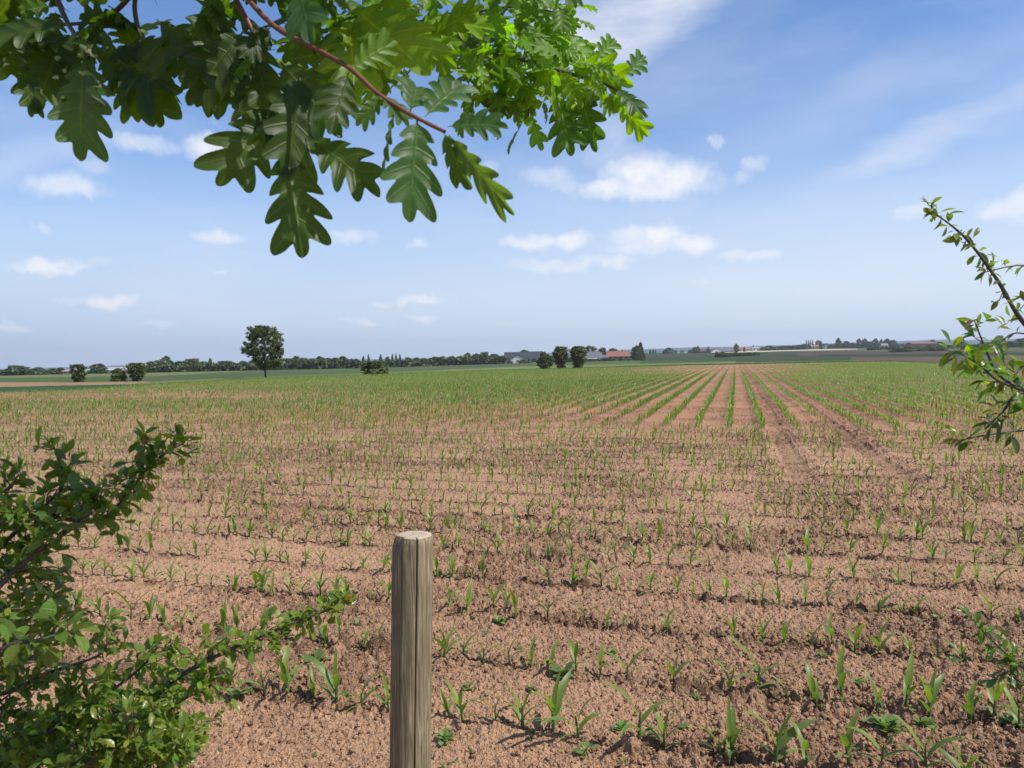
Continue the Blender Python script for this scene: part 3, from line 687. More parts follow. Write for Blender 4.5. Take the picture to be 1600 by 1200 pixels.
# loose crumbs and clods lying on the soil
rs = np.random.default_rng(13); n = 60000
u = rs.uniform(0, 1, n); yy = 3.0*np.exp(u*1.7); xx = rs.uniform(-.70, .70, n)*yy
dn = fbm(xx*.8+3, yy*1.1, 3, 5); kp = rs.uniform(0, 1, n) < .25+np.clip(dn*2.3-.6, 0, 1)*.75; xx = xx[kp]; yy = yy[kp]; n = len(xx)
oc = np.array([(1, 0, 0), (-1, 0, 0), (0, 1, 0), (0, -1, 0), (0, 0, 1), (0, 0, -1), (.7, .7, .1), (-.7, .7, -.1), (-.7, -.7, .15), (.7, -.7, 0)], float)
ico_T = []
cube = np.array([(x, y, z) for x in (-1, 1) for y in (-1, 1) for z in (-1, 1)], float)*.62
cq = np.array([(0, 1, 3, 2), (4, 6, 7, 5), (0, 4, 5, 1), (2, 3, 7, 6), (0, 2, 6, 4), (1, 5, 7, 3)])
sz = (.0035+.009*rs.uniform(0, 1, n)**3.0)*(1+.04*yy)
V = cube[None]*(1+rs.uniform(-.45, .45, (n, 8, 3))); a = rs.uniform(0, 6.28, n)
Vx = V[..., 0]*np.cos(a)[:, None]-V[..., 1]*np.sin(a)[:, None]; Vy = V[..., 0]*np.sin(a)[:, None]+V[..., 1]*np.cos(a)[:, None]
V = np.stack([Vx, Vy, V[..., 2]*.75], -1)*sz[:, None, None]+np.stack([xx, yy, ground_z(xx, yy)+sz*.25], 1)[:, None]
cc = SOIL[None]*rs.uniform(.45, 1.0, (n, 1))
cme = mesh_np('soil_crumbs', V.reshape(-1, 3), (cq[None]+(np.arange(n)*8)[:, None, None]).reshape(-1, 4), np.repeat(cc, 8, 0), smooth=True)
o = link('soil_crumbs', cme, M_SOIL); tag(o, 'loose brown crumbs and clods lying on the worked soil', 'soil clods', kind='stuff')
STN = [(510,752,9,'grey stone lying on the soil left of centre, among the middle rows'),(1262,1046,13,'light brown stone on rough soil right of centre'),(1478,1031,16,'flat orange-tan stone beside the third row near the right edge'),(300,925,11,'dark clod at the foot of the third row on the left'),(1290,720,8,'small pale straw-coloured stone near the wheel track')]
for (px, py, w, lb) in STN:
    x, y = px_ground(px, py); s = w/F*y*.5; b = Bag(); th = np.linspace(0, 2*np.pi, 14, endpoint=False); rs_ = np.random.default_rng(px)
    rows = []
    for v_ in np.linspace(.08, .94, 7)*np.pi:
        rows.append(np.stack([np.sin(v_)*np.cos(th), np.sin(v_)*np.sin(th)*.75, np.full(14, np.cos(v_)*.5)], 1)*(1+.16*rs_.uniform(-1, 1, (14, 1))))
    Vv = np.concatenate(rows)*s; i_ = np.arange(6)[:, None]*14; j_ = np.arange(14)[None]; Qq = np.stack([i_+j_, i_+(j_+1) % 14, i_+14+(j_+1) % 14, i_+14+j_], -1).reshape(-1, 4)
    b.add(Vv, Qq, {510: (.2, .19, .2), 300: (.12, .1, .09), 1478: (.45, .26, .14)}.get(px, (.36, .27, .2)))
    cap = np.array([[0, 1, 2, 3]]); me = b.mesh('stone')
    o = link('stone', me, plain_mat('stone', (.3, .25, .2), .8, .3, 40, True), None, (x, y, float(ground_z(x, y)[0])+s*.2)); tag(o, lb, 'stone')

# dry straw and root bits on the soil
rs = np.random.default_rng(17); b = Bag(); n = 420
for q in range(n):
    y = 3.1*math.exp(rs.uniform(0, 1.5)); x = rs.uniform(-.7, .7)*y; a = rs.uniform(0, 6.28); L = rs.uniform(.012, .05); g_ = float(ground_z(x, y)[0])+.006
    d = np.array([math.cos(a), math.sin(a), rs.uniform(-.1, .25)])*L; c0 = np.array([x, y, g_])
    tube(b, [c0-d*.5, c0+np.array([0, 0, rs.uniform(0, .006)]), c0+d*.5], [.0011, .0013, .0008], 4, np.array([.42, .34, .22])*rs.uniform(.35, 1.1))
o = link('straw_bits', b.mesh('straw_bits'), plain_mat('dry straw', (.4, .32, .2), .8, .2, 30, True)); tag(o, 'pale bits of dry straw and roots scattered over the near soil', 'straw', kind='stuff')

# ------------------------------------------------------------------ wooden post
def build_post():
    Pt = at(645, 836, 1.80); Pb = at(640.5, 1200, 1.0); k = (Pt[1])/(Pb[1]); Pb = np.array([0, 0, EYE])+(Pb-np.array([0, 0, EYE]))*k
    ax = norm(Pt-Pb); L = (Pt[2]+.25)/ax[2]
    base = Pt-ax*L; R = .0485
    view = norm(np.array([Pt[0], Pt[1], 0])); vang = math.atan2(-view[1], -view[0])      # angle facing the viewer
    crack = vang+.20
    th = np.concatenate([np.linspace(crack+.09, crack+2*np.pi-.09, 90), crack+np.array([-.055, -.030, -.012, 0, .012, .030, .055])])
    th = np.unique(np.round(th, 5)); nth = len(th)
    zs = np.concatenate([np.linspace(0, L-.03, 130), L-np.array([.022, .014, .008, .004, .0015, 0])])
    T, Zz = np.meshgrid(th, zs)
    rr = R*(1.02-.03*Zz/L)*(1+.022*np.cos(2*(T-vang)+.6)+.012*np.sin(3*T+Zz*2)) + .0011*(fbm(T*14, Zz*3.0, 3, 101)-.5) + .0012*(fbm(T*3, Zz*7, 3, 103)-.5)
    # planed facets on the left
    for fa, dep in ((vang-1.09, .83), (vang-.30, .985), (vang+.75, .975)):
        dd = np.cos(T-fa); lim = R*dep/np.maximum(dd, .2); rr = np.where(dd > .3, np.minimum(rr, lim), rr)
    d = np.abs((T-crack+np.pi) % (2*np.pi)-np.pi); depth = np.clip((Zz-(L-1.0))/.7, .0, 1)*.018
    wob = 1.0
    rr = rr - depth*np.clip(1-d/.035, 0, 1)
    d2 = np.abs((T-(vang-.12+.04*np.sin(Zz*6))+np.pi) % (2*np.pi)-np.pi); rr -= .0035*np.clip(1-d2/.03, 0, 1)*np.clip((L-.45-Zz)/.2, 0, 1)
    kn = np.exp(-(((T-vang+.25)*R/.010)**2+((Zz-(L-.245))/.009)**2)); rr += .002*kn
    top = np.clip((Zz-(L-.022))/.022, 0, 1); rr -= .004*top**3
    # hewn chamfer at the upper left
    fz = np.clip((Zz-(L-.035))/.035, 0, 1); rr -= .010*fz*np.clip(np.cos(T-(vang-1.1)), 0, 1)**3
    Vx = rr*np.cos(T); Vy = rr*np.sin(T)
    lean = ax; V = np.stack([Vx+lean[0]*Zz, Vy+lean[1]*Zz, Zz*lean[2]], -1).reshape(-1, 3)
    i = np.arange(len(zs)-1)[:, None]*nth; j = np.arange(nth)[None]; k2 = (j+1) % nth
    Q = np.stack([i+j, i+k2, i+k2+nth, i+j+nth], -1).reshape(-1, 4)
    # top rings
    V = list(V); last = (len(zs)-1)*nth; Q = list(Q); c = np.array([lean[0]*L, lean[1]*L, L*lean[2]]); prev = last
    for q, f_ in enumerate((.8, .55, .3, .06)):
        st = len(V)
        for jj in range(nth):
            p = V[last+jj]; w = c+(np.array(p)-c)*f_; w = w+np.array([0, 0, .0025*(vn(np.array([w[0]*60]), np.array([w[1]*60]), 5)[0]-.3)+.001]); V.append(w)
        for jj in range(nth):
            kk = (jj+1) % nth; Q.append((prev+jj, prev+kk, st+kk, st+jj))
        prev = st
    Q = np.array(Q); me = mesh_np('wooden_post', np.array(V), Q, smooth=True)
    return me, base, len(zs)-1, nth, vang
pm, pbase, nz_, nth_, vang = build_post()
m, t, o_ = mat('weathered round post'); L_ = t.links.new
tco = N(t, 'ShaderNodeTexCoord'); mp = N(t, 'ShaderNodeMapping'); mp.inputs['Scale'].default_value = (1, 1, .045); L_(tco.outputs['Object'], mp.inputs[0])
n1 = N(t, 'ShaderNodeTexNoise'); n1.inputs['Scale'].default_value = 170; n1.inputs['Detail'].default_value = 8; n1.inputs['Roughness'].default_value = .65; n1.inputs['Distortion'].default_value = .6; L_(mp.outputs[0], n1.inputs['Vector'])
n2 = N(t, 'ShaderNodeTexNoise'); n2.inputs['Scale'].default_value = 9; n2.inputs['Detail'].default_value = 5; L_(tco.outputs['Object'], n2.inputs['Vector'])
cr = N(t, 'ShaderNodeValToRGB'); el_ = cr.color_ramp.elements; el_[0].position = .28; el_[0].color = (.055, .042, .026, 1); el_[1].position = .70; el_[1].color = (.43, .345, .225, 1)
e3 = el_.new(.5); e3.color = (.215, .17, .10, 1); L_(n1.outputs['Fac'], cr.inputs[0])
mg = N(t, 'ShaderNodeMix', data_type='RGBA'); mr = N(t, 'ShaderNodeMapRange'); L_(n2.outputs['Fac'], mr.inputs[0]); mr.inputs[1].default_value = .42; mr.inputs[2].default_value = .68; mr.inputs[4].default_value = .6
L_(mr.outputs[0], mg.inputs[0]); L_(cr.outputs[0], mg.inputs[6]); mg.inputs[7].default_value = (.15, .155, .085, 1)
n3 = N(t, 'ShaderNodeTexNoise'); n3.inputs['Scale'].default_value = 24; n3.inputs['Detail'].default_value = 6; mp3 = N(t, 'ShaderNodeMapping'); mp3.inputs['Scale'].default_value = (1, 1, .25); L_(tco.outputs['Object'], mp3.inputs[0]); L_(mp3.outputs[0], n3.inputs['Vector'])
mr3 = N(t, 'ShaderNodeMapRange'); L_(n3.outputs['Fac'], mr3.inputs[0]); mr3.inputs[1].default_value = .62; mr3.inputs[2].default_value = .72; mr3.inputs[4].default_value = .75
mg3 = N(t, 'ShaderNodeMix', data_type='RGBA'); L_(mr3.outputs[0], mg3.inputs[0]); L_(mg.outputs[2], mg3.inputs[6]); mg3.inputs[7].default_value = (.42, .37, .29, 1)
pb = N(t, 'ShaderNodeBsdfPrincipled'); pb.inputs['Roughness'].default_value = .85; L_(mg3.outputs[2], pb.inputs['Base Color']); pb.inputs['Specular IOR Level'].default_value = .25
bp = N(t, 'ShaderNodeBump'); bp.inputs['Strength'].default_value = .7; bp.inputs['Distance'].default_value = .0025; L_(n1.outputs['Fac'], bp.inputs['Height']); L_(bp.outputs[0], pb.inputs['Normal']); L_(pb.outputs[0], o_.inputs[0])
M_POST = m
m, t, o_ = mat('post end grain'); L_ = t.links.new
tco = N(t, 'ShaderNodeTexCoord'); mp = N(t, 'ShaderNodeMapping'); L_(tco.outputs['Object'], mp.inputs[0]); topc = np.array([0.0, 0, 0])
Vc = np.mean([np.array(v.co) for v in list(pm.vertices)[-nth_:]], axis=0)
mp.inputs['Location'].default_value = (-Vc[0]+.006, -Vc[1]-.004, 0); mp.inputs['Scale'].default_value = (1, 1, 0)
wv = N(t, 'ShaderNodeTexWave', wave_type='RINGS', rings_direction='Z'); wv.inputs['Scale'].default_value = 60; wv.inputs['Distortion'].default_value = 2.2; wv.inputs['Detail'].default_value = 3; L_(mp.outputs[0], wv.inputs['Vector'])
nz = N(t, 'ShaderNodeTexNoise'); nz.inputs['Scale'].default_value = 60; nz.inputs['Detail'].default_value = 6; L_(tco.outputs['Object'], nz.inputs['Vector'])
cr = N(t, 'ShaderNodeValToRGB'); cr.color_ramp.elements[0].color = (.20, .14, .09, 1); cr.color_ramp.elements[1].color = (.62, .50, .36, 1)
L_(math_(t, 'MULTIPLY_ADD', wv.outputs['Fac'], .45, math_(t, 'MULTIPLY', nz.outputs['Fac'], .6)), cr.inputs[0])
pb = N(t, 'ShaderNodeBsdfPrincipled'); pb.inputs['Roughness'].default_value = .9; L_(cr.outputs[0], pb.inputs['Base Color']); L_(pb.outputs[0], o_.inputs[0])
post = link('wooden_post', pm, [M_POST, m], None, tuple(pbase))
mi = np.zeros(len(pm.polygons), np.int32); mi[nz_*nth_:] = 1; pm.polygons.foreach_set('material_index', mi)
tag(post, 'round weathered wooden post with a long vertical crack, standing before the field', 'post')

# ------------------------------------------------------------------ oak branches hanging into the view
def oak_tpl(seed, nl=4.5):
    rs = np.random.default_rng(seed); n = 64; t = np.linspace(0, 1, n+1)
    env = np.interp(t, [0, .09, .13, .22, .4, .6, .75, .9, 1], [.012, .012, .10, .17, .26, .36, .38, .31, .20])*rs.uniform(.92, 1.12)
    phi = np.radians(np.interp(t, [0, .2, .6, .85, 1], [75, 68, 55, 34, 0]))
    u0 = np.clip((t-.10)/.90, 0, 1)
    V = []; UV = []; ws = []; phs = []
    for sgn in (-1, 1):
        ph = nl*u0**rs.uniform(.88, 1.0)+.07*np.sin(2*np.pi*u0+rs.uniform(0, 6))*(1-u0)*u0*4
        f = ph-np.floor(ph); p = np.clip(1-np.abs(2*f-1)**2.3, 0, 1)**.65
        k = np.clip(np.floor(ph).astype(int), 0, 8); lobe = rs.uniform(.82, 1.12, 9)[k]; sin_ = np.interp(t, [0, .2, .5, .8, 1], [.72, .30, .16, .24, .46])*rs.uniform(.85, 1.15)
        w = env*(sin_+(1-sin_)*p)*np.where(p > .3, lobe, 1); w[t < .10] = .010
        w = np.convolve(np.pad(w, 1, mode='edge'), [.25, .5, .25], 'valid'); ws.append(w); phs.append(ph)
    wt = (ws[0][-1]+ws[1][-1])/2; ws[0][-1] = ws[1][-1] = wt
    fold = rs.uniform(.12, .4); curl = rs.uniform(-.05, .38); ud = rs.uniform(.010, .030); k1 = rs.uniform(0, 6); tw_ = rs.uniform(-.35, .35)
    for i in range(n+1):
        for u in (-1, -.7, -.35, 0, .35, .7, 1):
            j = 0 if u < 0 else 1; w = ws[j][i]*abs(u)
            x = np.sign(u)*w*math.sin(phi[i]); y = t[i]*.84+w*math.cos(phi[i]); ax = abs(x)
            z = fold*ax+ud*math.cos(2*math.pi*phs[j][i])*abs(u)**1.5*min(1, ws[j][i]*5)-curl*y*y*.6+.03*math.sin(3*y+k1)-.8*ax*ax+tw_*x*y
            V.append((x, y, z)); UV.append((u, phs[j][i]))
    i = np.arange(n)[:, None]*7; Q = np.concatenate([i+np.array([[c, c+1, c+8, c+7]]) for c in range(6)])
    return np.array(V), Q, np.array(UV)
OAK = [oak_tpl(s, nl) for s, nl in ((1, 4.5), (2, 4.5), (3, 3.5), (4, 4.5), (5, 4.5), (6, 4.5), (7, 4.5), (8, 5.5))]
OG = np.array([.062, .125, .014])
def put_leaf(bag, b, tip, db, dt, face=.8, roll=0, kind=None, col=None, wid=1.0, wrap=0.0):
    """one leaf from its base to its tip; face = how far the blade turns to the viewer"""
    B = at(b[0], b[1], db); T = at(tip[0], tip[1], dt); ax = T-B; L = np.linalg.norm(ax)
    view = norm(np.array([0, 0, EYE])-B); up = np.array([.25, 0, 1.0])
    n = norm(view)*face+up*(1-face); s = norm(np.cross(ax, n)); nn = norm(np.cross(s, ax))
    n2 = nn*math.cos(roll)+s*math.sin(roll)
    k = RNG.integers(len(OAK)) if kind is None else kind; V, Q, U = OAK[k]; V = V*np.array([wid, 1, wid])
    c = OG*RNG.uniform(.75, 1.25) if col is None else np.array(col)
    inst(bag, (V, Q, U), B[None], ax[None], n2[None], L, c[None])
oak = empty('oak_tree', tuple(at(500, -1500, 1.5)*np.array([1, 1, 0]))); oak.location = (-1.4, -.9, 0)
tag(oak, 'overhanging oak with lobed leaves whose twigs fill the top left of the view', 'tree')
OL = Vector(oak.location)
def child_mesh(name, bag, mats, root):
    me = bag.mesh(name); o = link(name, me, mats, root); o.matrix_parent_inverse = Matrix.Identity(4)
    off = np.array(root.location); v = np.zeros(len(me.vertices)*3, np.float32); me.vertices.foreach_get('co', v); v = v.reshape(-1, 3)-off; me.vertices.foreach_set('co', v.ravel()); me.update(); return o
# trunk and boughs behind and above the camera
tb = Bag(); O0 = np.array(oak.location)
tube(tb, smooth_path([O0+[0, 0, -.2], O0+[.02, 0, .8], O0+[.1, .05, 2], O0+[.05, .1, 3.6], O0+[.2, .1, 5.4]]), np.linspace(.24, .10, 25), 16, (.2, .17, .13))
child_mesh('trunk', tb, M_TRUNK, oak)
def P3(px, py, d): return at(px, py, d)
RED = (.17, .06, .032); GREY = (.10, .075, .05)
boughs = [
 (smooth_path([O0+[.07, .05, 2.2], O0+[.4, .6, 3.0], P3(200, -420, 1.15), P3(300, -120, 1.1), P3(380, -10, 1.05)]), .018, .0052, GREY),
 (smooth_path([P3(380, -10, 1.05), P3(430, 42, 1.0), P3(500, 80, .97), P3(548, 108, .94), P3(590, 146, .92), P3(640, 178, .9), P3(695, 206, .88)]), .0036, .0022, RED),
 (smooth_path([P3(300, -120, 1.1), P3(400, 60, 1.08), P3(415, 150, 1.05), P3(432, 172, 1.03)]), .004, .002, RED),
 (smooth_path([P3(300, -120, 1.1), P3(216, -20, 1.1), P3(218, 60, 1.1), P3(222, 95, 1.08)]), .0045, .0022, GREY),
 (smooth_path([P3(200, -420, 1.15), P3(60, -150, 1.15), P3(90, 0, 1.12), P3(140, 90, 1.08)]), .008, .002, GREY),
 (smooth_path([P3(216, -20, 1.1), P3(160, 30, 1.12), P3(60, 40, 1.15)]), .004, .002, GREY),
 (smooth_path([O0+[.05, .1, 3.2], O0+[.8, 1.2, 3.6], P3(380, -450, 1.9), P3(520, -120, 1.75), P3(600, -10, 1.7)]), .035, .009, GREY),
 (smooth_path([P3(600, -10, 1.7), P3(640, 30, 1.68), P3(680, 55, 1.66), P3(725, 68, 1.65), P3(800, 88, 1.62), P3(880, 112, 1.6), P3(935, 128, 1.58), P3(965, 142, 1.56)]), .0085, .0025, GREY),
 (smooth_path([P3(725, 68, 1.65), P3(790, 110, 1.63), P3(822, 150, 1.6), P3(826, 180, 1.58)]), .004, .002, RED),
 (smooth_path([P3(680, 55, 1.66), P3(740, 20, 1.7), P3(815, 10, 1.72), P3(870, 20, 1.72)]), .0045, .002, GREY),
 (smooth_path([P3(520, -120, 1.75), P3(620, -60, 1.75), P3(700, -30, 1.75), P3(800, -40, 1.75)]), .006, .003, GREY),
 (smooth_path([P3(640, 30, 1.68), P3(700, 90, 1.66), P3(740, 130, 1.62), P3(790, 165, 1.6)]), .004, .002, GREY),
 (smooth_path([P3(380, -450, 1.9), P3(200, -500, 1.4), P3(0, -400, 1.3), P3(-200, -200, 1.3)]), .014, .004, GREY),
]
for pts_, r0, r1, c_ in boughs:
    b = Bag(); tube(b, pts_, np.linspace(r0, r1, len(pts_))*(1+.07*np.sin(np.arange(len(pts_))*2.1)), 9, c_)
    child_mesh('branch', b, M_TWIG, oak)
lf = Bag(); tw = Bag()
A = lambda *a, **k: put_leaf(lf, *a, **k)
# leaves one can tell apart on the near twig
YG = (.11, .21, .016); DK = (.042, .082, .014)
A((652, 186), (640, 328), .90, .86, face=.95, kind=0, col=(.05, .115, .03), wid=1.05)
A((622, 172), (588, 262), .91, .95, face=.5, roll=.9, kind=3, col=DK)
A((700, 200), (790, 190), .88, .86, face=.75, roll=-.5, kind=1, col=(.04, .10, .025), wid=1.1)
A((664, 185), (722, 128), .90, .95, face=.35, kind=5, col=(.06, .125, .04), wid=1.2)
A((640, 178), (655, 120), .92, 1.0, face=.3, kind=1, col=(.05, .11, .03))
A((694, 205), (728, 292), .88, .87, face=.6, roll=1.1, kind=2, col=DK)
A((700, 210), (800, 332), .88, .80, face=.5, roll=1.0, kind=4, col=(.07, .12, .03), wid=.38)
A((590, 148), (640, 190), .92, .9, face=.4, kind=1, col=(.06, .125, .035))
A((600, 150), (560, 190), .92, .9, face=.8, kind=0, col=OG)
A((545, 112), (520, 195), .94, .9, face=.8, kind=6, col=DK)
A((548, 108), (618, 60), .94, .96, face=.8, kind=3, col=YG)
A((560, 20), (648, 92), 1.1, 1.0, face=.9, kind=0, col=(.12, .22, .014), wid=1.1)
A((545, 30), (555, 150), 1.1, 1.0, face=.85, kind=1, col=YG)
A((600, -10), (640, 55), 1.1, 1.05, face=.9, kind=3, col=YG)
A((580, 60), (600, 135), 1.2, 1.15, face=.85, kind=6, col=OG)
A((470, -30), (478, 52), .98, .92, face=.5, roll=.9, kind=2, col=(.05, .11, .04))
# hanging cluster in the middle
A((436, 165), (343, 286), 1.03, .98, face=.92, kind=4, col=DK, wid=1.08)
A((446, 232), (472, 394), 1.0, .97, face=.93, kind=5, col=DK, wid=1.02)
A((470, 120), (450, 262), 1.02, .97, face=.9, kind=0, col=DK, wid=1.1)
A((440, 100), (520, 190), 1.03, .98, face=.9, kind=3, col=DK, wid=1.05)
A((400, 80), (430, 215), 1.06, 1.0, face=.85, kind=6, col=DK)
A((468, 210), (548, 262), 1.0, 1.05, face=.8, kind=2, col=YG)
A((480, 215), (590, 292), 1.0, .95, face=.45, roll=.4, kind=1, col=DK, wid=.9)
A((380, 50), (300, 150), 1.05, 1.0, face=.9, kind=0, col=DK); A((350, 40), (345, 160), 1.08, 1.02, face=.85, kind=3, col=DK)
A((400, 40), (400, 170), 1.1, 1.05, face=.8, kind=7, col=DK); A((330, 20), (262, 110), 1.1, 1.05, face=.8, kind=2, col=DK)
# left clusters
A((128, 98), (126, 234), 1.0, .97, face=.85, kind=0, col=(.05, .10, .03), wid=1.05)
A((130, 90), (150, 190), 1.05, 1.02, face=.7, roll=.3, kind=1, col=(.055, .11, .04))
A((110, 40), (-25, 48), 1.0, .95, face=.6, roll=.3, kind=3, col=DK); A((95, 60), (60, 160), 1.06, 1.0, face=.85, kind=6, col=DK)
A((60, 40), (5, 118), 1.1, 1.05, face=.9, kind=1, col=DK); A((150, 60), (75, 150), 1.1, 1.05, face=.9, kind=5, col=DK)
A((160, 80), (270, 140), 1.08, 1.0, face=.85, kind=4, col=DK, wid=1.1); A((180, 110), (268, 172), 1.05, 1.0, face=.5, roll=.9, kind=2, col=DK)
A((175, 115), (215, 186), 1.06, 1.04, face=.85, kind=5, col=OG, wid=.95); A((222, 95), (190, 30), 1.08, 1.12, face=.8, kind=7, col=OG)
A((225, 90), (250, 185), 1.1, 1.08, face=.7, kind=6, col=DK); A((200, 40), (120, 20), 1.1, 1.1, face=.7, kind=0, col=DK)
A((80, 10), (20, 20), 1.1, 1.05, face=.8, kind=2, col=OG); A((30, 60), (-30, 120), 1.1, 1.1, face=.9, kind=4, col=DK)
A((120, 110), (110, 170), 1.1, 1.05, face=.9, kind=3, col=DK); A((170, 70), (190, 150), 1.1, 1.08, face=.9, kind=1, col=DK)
# far right sprays
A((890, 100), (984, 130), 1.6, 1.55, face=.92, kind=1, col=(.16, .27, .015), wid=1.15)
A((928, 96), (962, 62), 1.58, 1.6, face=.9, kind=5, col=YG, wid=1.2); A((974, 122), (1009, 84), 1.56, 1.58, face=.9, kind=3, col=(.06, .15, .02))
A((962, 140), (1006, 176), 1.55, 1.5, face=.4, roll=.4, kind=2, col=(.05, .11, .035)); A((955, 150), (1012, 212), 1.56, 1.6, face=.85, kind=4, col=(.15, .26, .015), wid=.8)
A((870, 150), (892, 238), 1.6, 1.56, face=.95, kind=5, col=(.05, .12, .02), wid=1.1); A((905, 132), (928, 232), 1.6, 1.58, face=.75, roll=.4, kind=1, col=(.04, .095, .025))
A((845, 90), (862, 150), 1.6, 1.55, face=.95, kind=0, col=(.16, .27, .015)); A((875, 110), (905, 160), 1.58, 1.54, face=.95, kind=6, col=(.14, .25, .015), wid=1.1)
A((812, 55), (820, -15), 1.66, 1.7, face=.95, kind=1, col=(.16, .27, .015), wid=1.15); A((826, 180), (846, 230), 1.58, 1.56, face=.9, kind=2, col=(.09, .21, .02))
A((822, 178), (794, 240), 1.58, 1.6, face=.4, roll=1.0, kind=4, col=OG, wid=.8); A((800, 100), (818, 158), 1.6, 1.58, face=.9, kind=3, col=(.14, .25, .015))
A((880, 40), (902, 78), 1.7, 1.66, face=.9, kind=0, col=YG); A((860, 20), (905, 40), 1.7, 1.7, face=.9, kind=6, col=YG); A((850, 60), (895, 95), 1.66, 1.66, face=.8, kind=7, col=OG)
# filling foliage
def fill(n, cx, cy, rx, ry, d0, d1, size, facew, gcol, seed, ymax=None):
    rs = np.random.default_rng(seed)
    a = rs.uniform(0, 2*np.pi, n); q = np.sqrt(rs.uniform(0, 1, n)); pxs = cx+rx*q*np.cos(a); pys = cy+ry*q*np.sin(a); ds = rs.uniform(d0, d1, n)
    B = np.array([at(x_, y_, d_) for x_, y_, d_ in zip(pxs, pys, ds)])
    ax = norm(rs.normal(0, 1, (n, 3))*[1, 1, .7]+[0.25, 0, -.55]); view = norm(np.array([0, 0, EYE])-B)
    nr = norm(np.array([.2, 0, 1.0])*.7+view*facew+rs.normal(0, .45, (n, 3)))
    nr = np.where((nr[:, 2] < 0)[:, None], nr*[1, 1, -1], nr)
    sz = size*rs.uniform(.65, 1.15, n); kk = rs.integers(0, len(OAK), n); col = np.array(gcol)[None]*rs.uniform(.65, 1.35, (n, 1))*np.array([1, 1, 1])
    for k in range(len(OAK)):
        m = kk == k
        inst(lf, OAK[k], B[m], ax[m], nr[m], sz[m], col[m])
    return B
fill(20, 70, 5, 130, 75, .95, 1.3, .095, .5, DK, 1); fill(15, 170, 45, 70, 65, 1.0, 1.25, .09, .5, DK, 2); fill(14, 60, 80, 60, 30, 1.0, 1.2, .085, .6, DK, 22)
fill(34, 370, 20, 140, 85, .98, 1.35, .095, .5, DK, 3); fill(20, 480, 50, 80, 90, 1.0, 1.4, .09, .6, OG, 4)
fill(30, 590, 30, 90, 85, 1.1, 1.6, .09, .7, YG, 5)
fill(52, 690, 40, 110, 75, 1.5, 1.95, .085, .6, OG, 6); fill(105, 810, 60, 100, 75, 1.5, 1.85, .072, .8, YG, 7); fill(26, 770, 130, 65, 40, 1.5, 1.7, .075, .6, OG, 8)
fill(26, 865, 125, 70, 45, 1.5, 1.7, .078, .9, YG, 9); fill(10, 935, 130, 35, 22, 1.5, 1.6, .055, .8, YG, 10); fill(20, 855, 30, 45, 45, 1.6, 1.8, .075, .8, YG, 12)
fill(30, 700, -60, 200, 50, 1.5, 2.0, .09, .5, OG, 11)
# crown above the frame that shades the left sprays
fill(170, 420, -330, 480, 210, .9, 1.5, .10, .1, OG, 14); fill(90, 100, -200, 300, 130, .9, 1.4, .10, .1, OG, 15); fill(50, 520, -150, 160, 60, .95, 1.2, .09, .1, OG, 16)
child_mesh('foliage', lf, M_OAK, oak)

# ------------------------------------------------------------------ shrubs on both sides
TS = [leaf_tpl(6, w, p, f, c, pt) for w, p, f, c, pt in ((.21, .62, .35, .25, .13), (.19, .6, .5, .35, .12), (.24, .64, .2, .1, .14), (.17, .58, .4, .5, .1))]
def grow(leafbag, twigbag, path, r0, r1, size, nspur, seed, gcol, tipred=.15, spread=.09, nleaf=(4, 8), t0=.0, dens=1.0, tpl=None):
    tpl = tpl or TS; nspur = int(nspur*dens+.5)
    rs = np.random.default_rng(seed); path = smooth_path(path, 6); n = len(path)
    tube(twigbag, path, np.linspace(r0, r1, n)*(1+.08*rs.normal(0, 1, n)), 7, (.055, .042, .036))
    seg = np.linalg.norm(np.diff(path, axis=0), axis=1); L = seg.sum(); tg = norm(np.gradient(path, axis=0))
    B = []; AX = []; NR = []; SZ = []; CC = []
    def tuft(p, d, m, red, s):
        for _ in range(m):
            a = norm(d*.55+rs.normal(0, .75, 3)+np.array([0, 0, .15])); B.append(p+rs.normal(0, .003, 3)); AX.append(a)
            NR.append(norm(np.array([.15, -.1, 1.0])+rs.normal(0, .5, 3))); SZ.append(s*rs.uniform(.5, 1.08))
            c = np.array(gcol)*rs.uniform(.7, 1.35)*np.array([rs.uniform(.85, 1.25), 1, 1])
            if red > 0 and rs.uniform() < red: c = np.array([.26, .11, .04])*rs.uniform(.6, 1.1) if rs.uniform() < .25 else np.array([.20, .25, .03])*rs.uniform(.8, 1.15)
            CC.append(c)
    for k in range(nspur):
        f = t0+(1-t0)*(k+rs.uniform(.1, .9))/nspur; i = min(int(f*(n-1)), n-2); p = path[i]+(path[i+1]-path[i])*(f*(n-1)-i)
        d = norm(tg[i]*.5+rs.normal(0, .8, 3)+np.array([0, 0, .25])); sl = spread*rs.uniform(.15, 1.0)*(1.15-.6*f)
        q = p+d*sl; mid = (p+q)/2+rs.normal(0, .05, 3)*sl
        if sl > .02: tube(twigbag, [p, mid, q], [.0013, .0011, .0008], 5, (.10, .06, .045))
        tuft(p, d, int(rs.integers(1, 4)), 0, size*.85)
        if sl > .04: tuft(mid, d, int(rs.integers(2, 5)), 0, size)
        tuft(q, d, int(rs.integers(*nleaf)), tipred*.35, size)
    tuft(path[-1], tg[-1], 5, tipred*3, size*.8); tuft(path[-3], tg[-1], 4, tipred, size*.9)
    B = np.array(B); AX = np.array(AX); NR = np.array(NR); SZ = np.array(SZ); CC = np.array(CC); kk = rs.integers(0, 4, len(B))
    for k in range(4):
        m = kk == k
        inst(leafbag, tpl[k], B[m], AX[m], NR[m], SZ[m], CC[m])
SG = (.115, .185, .024)
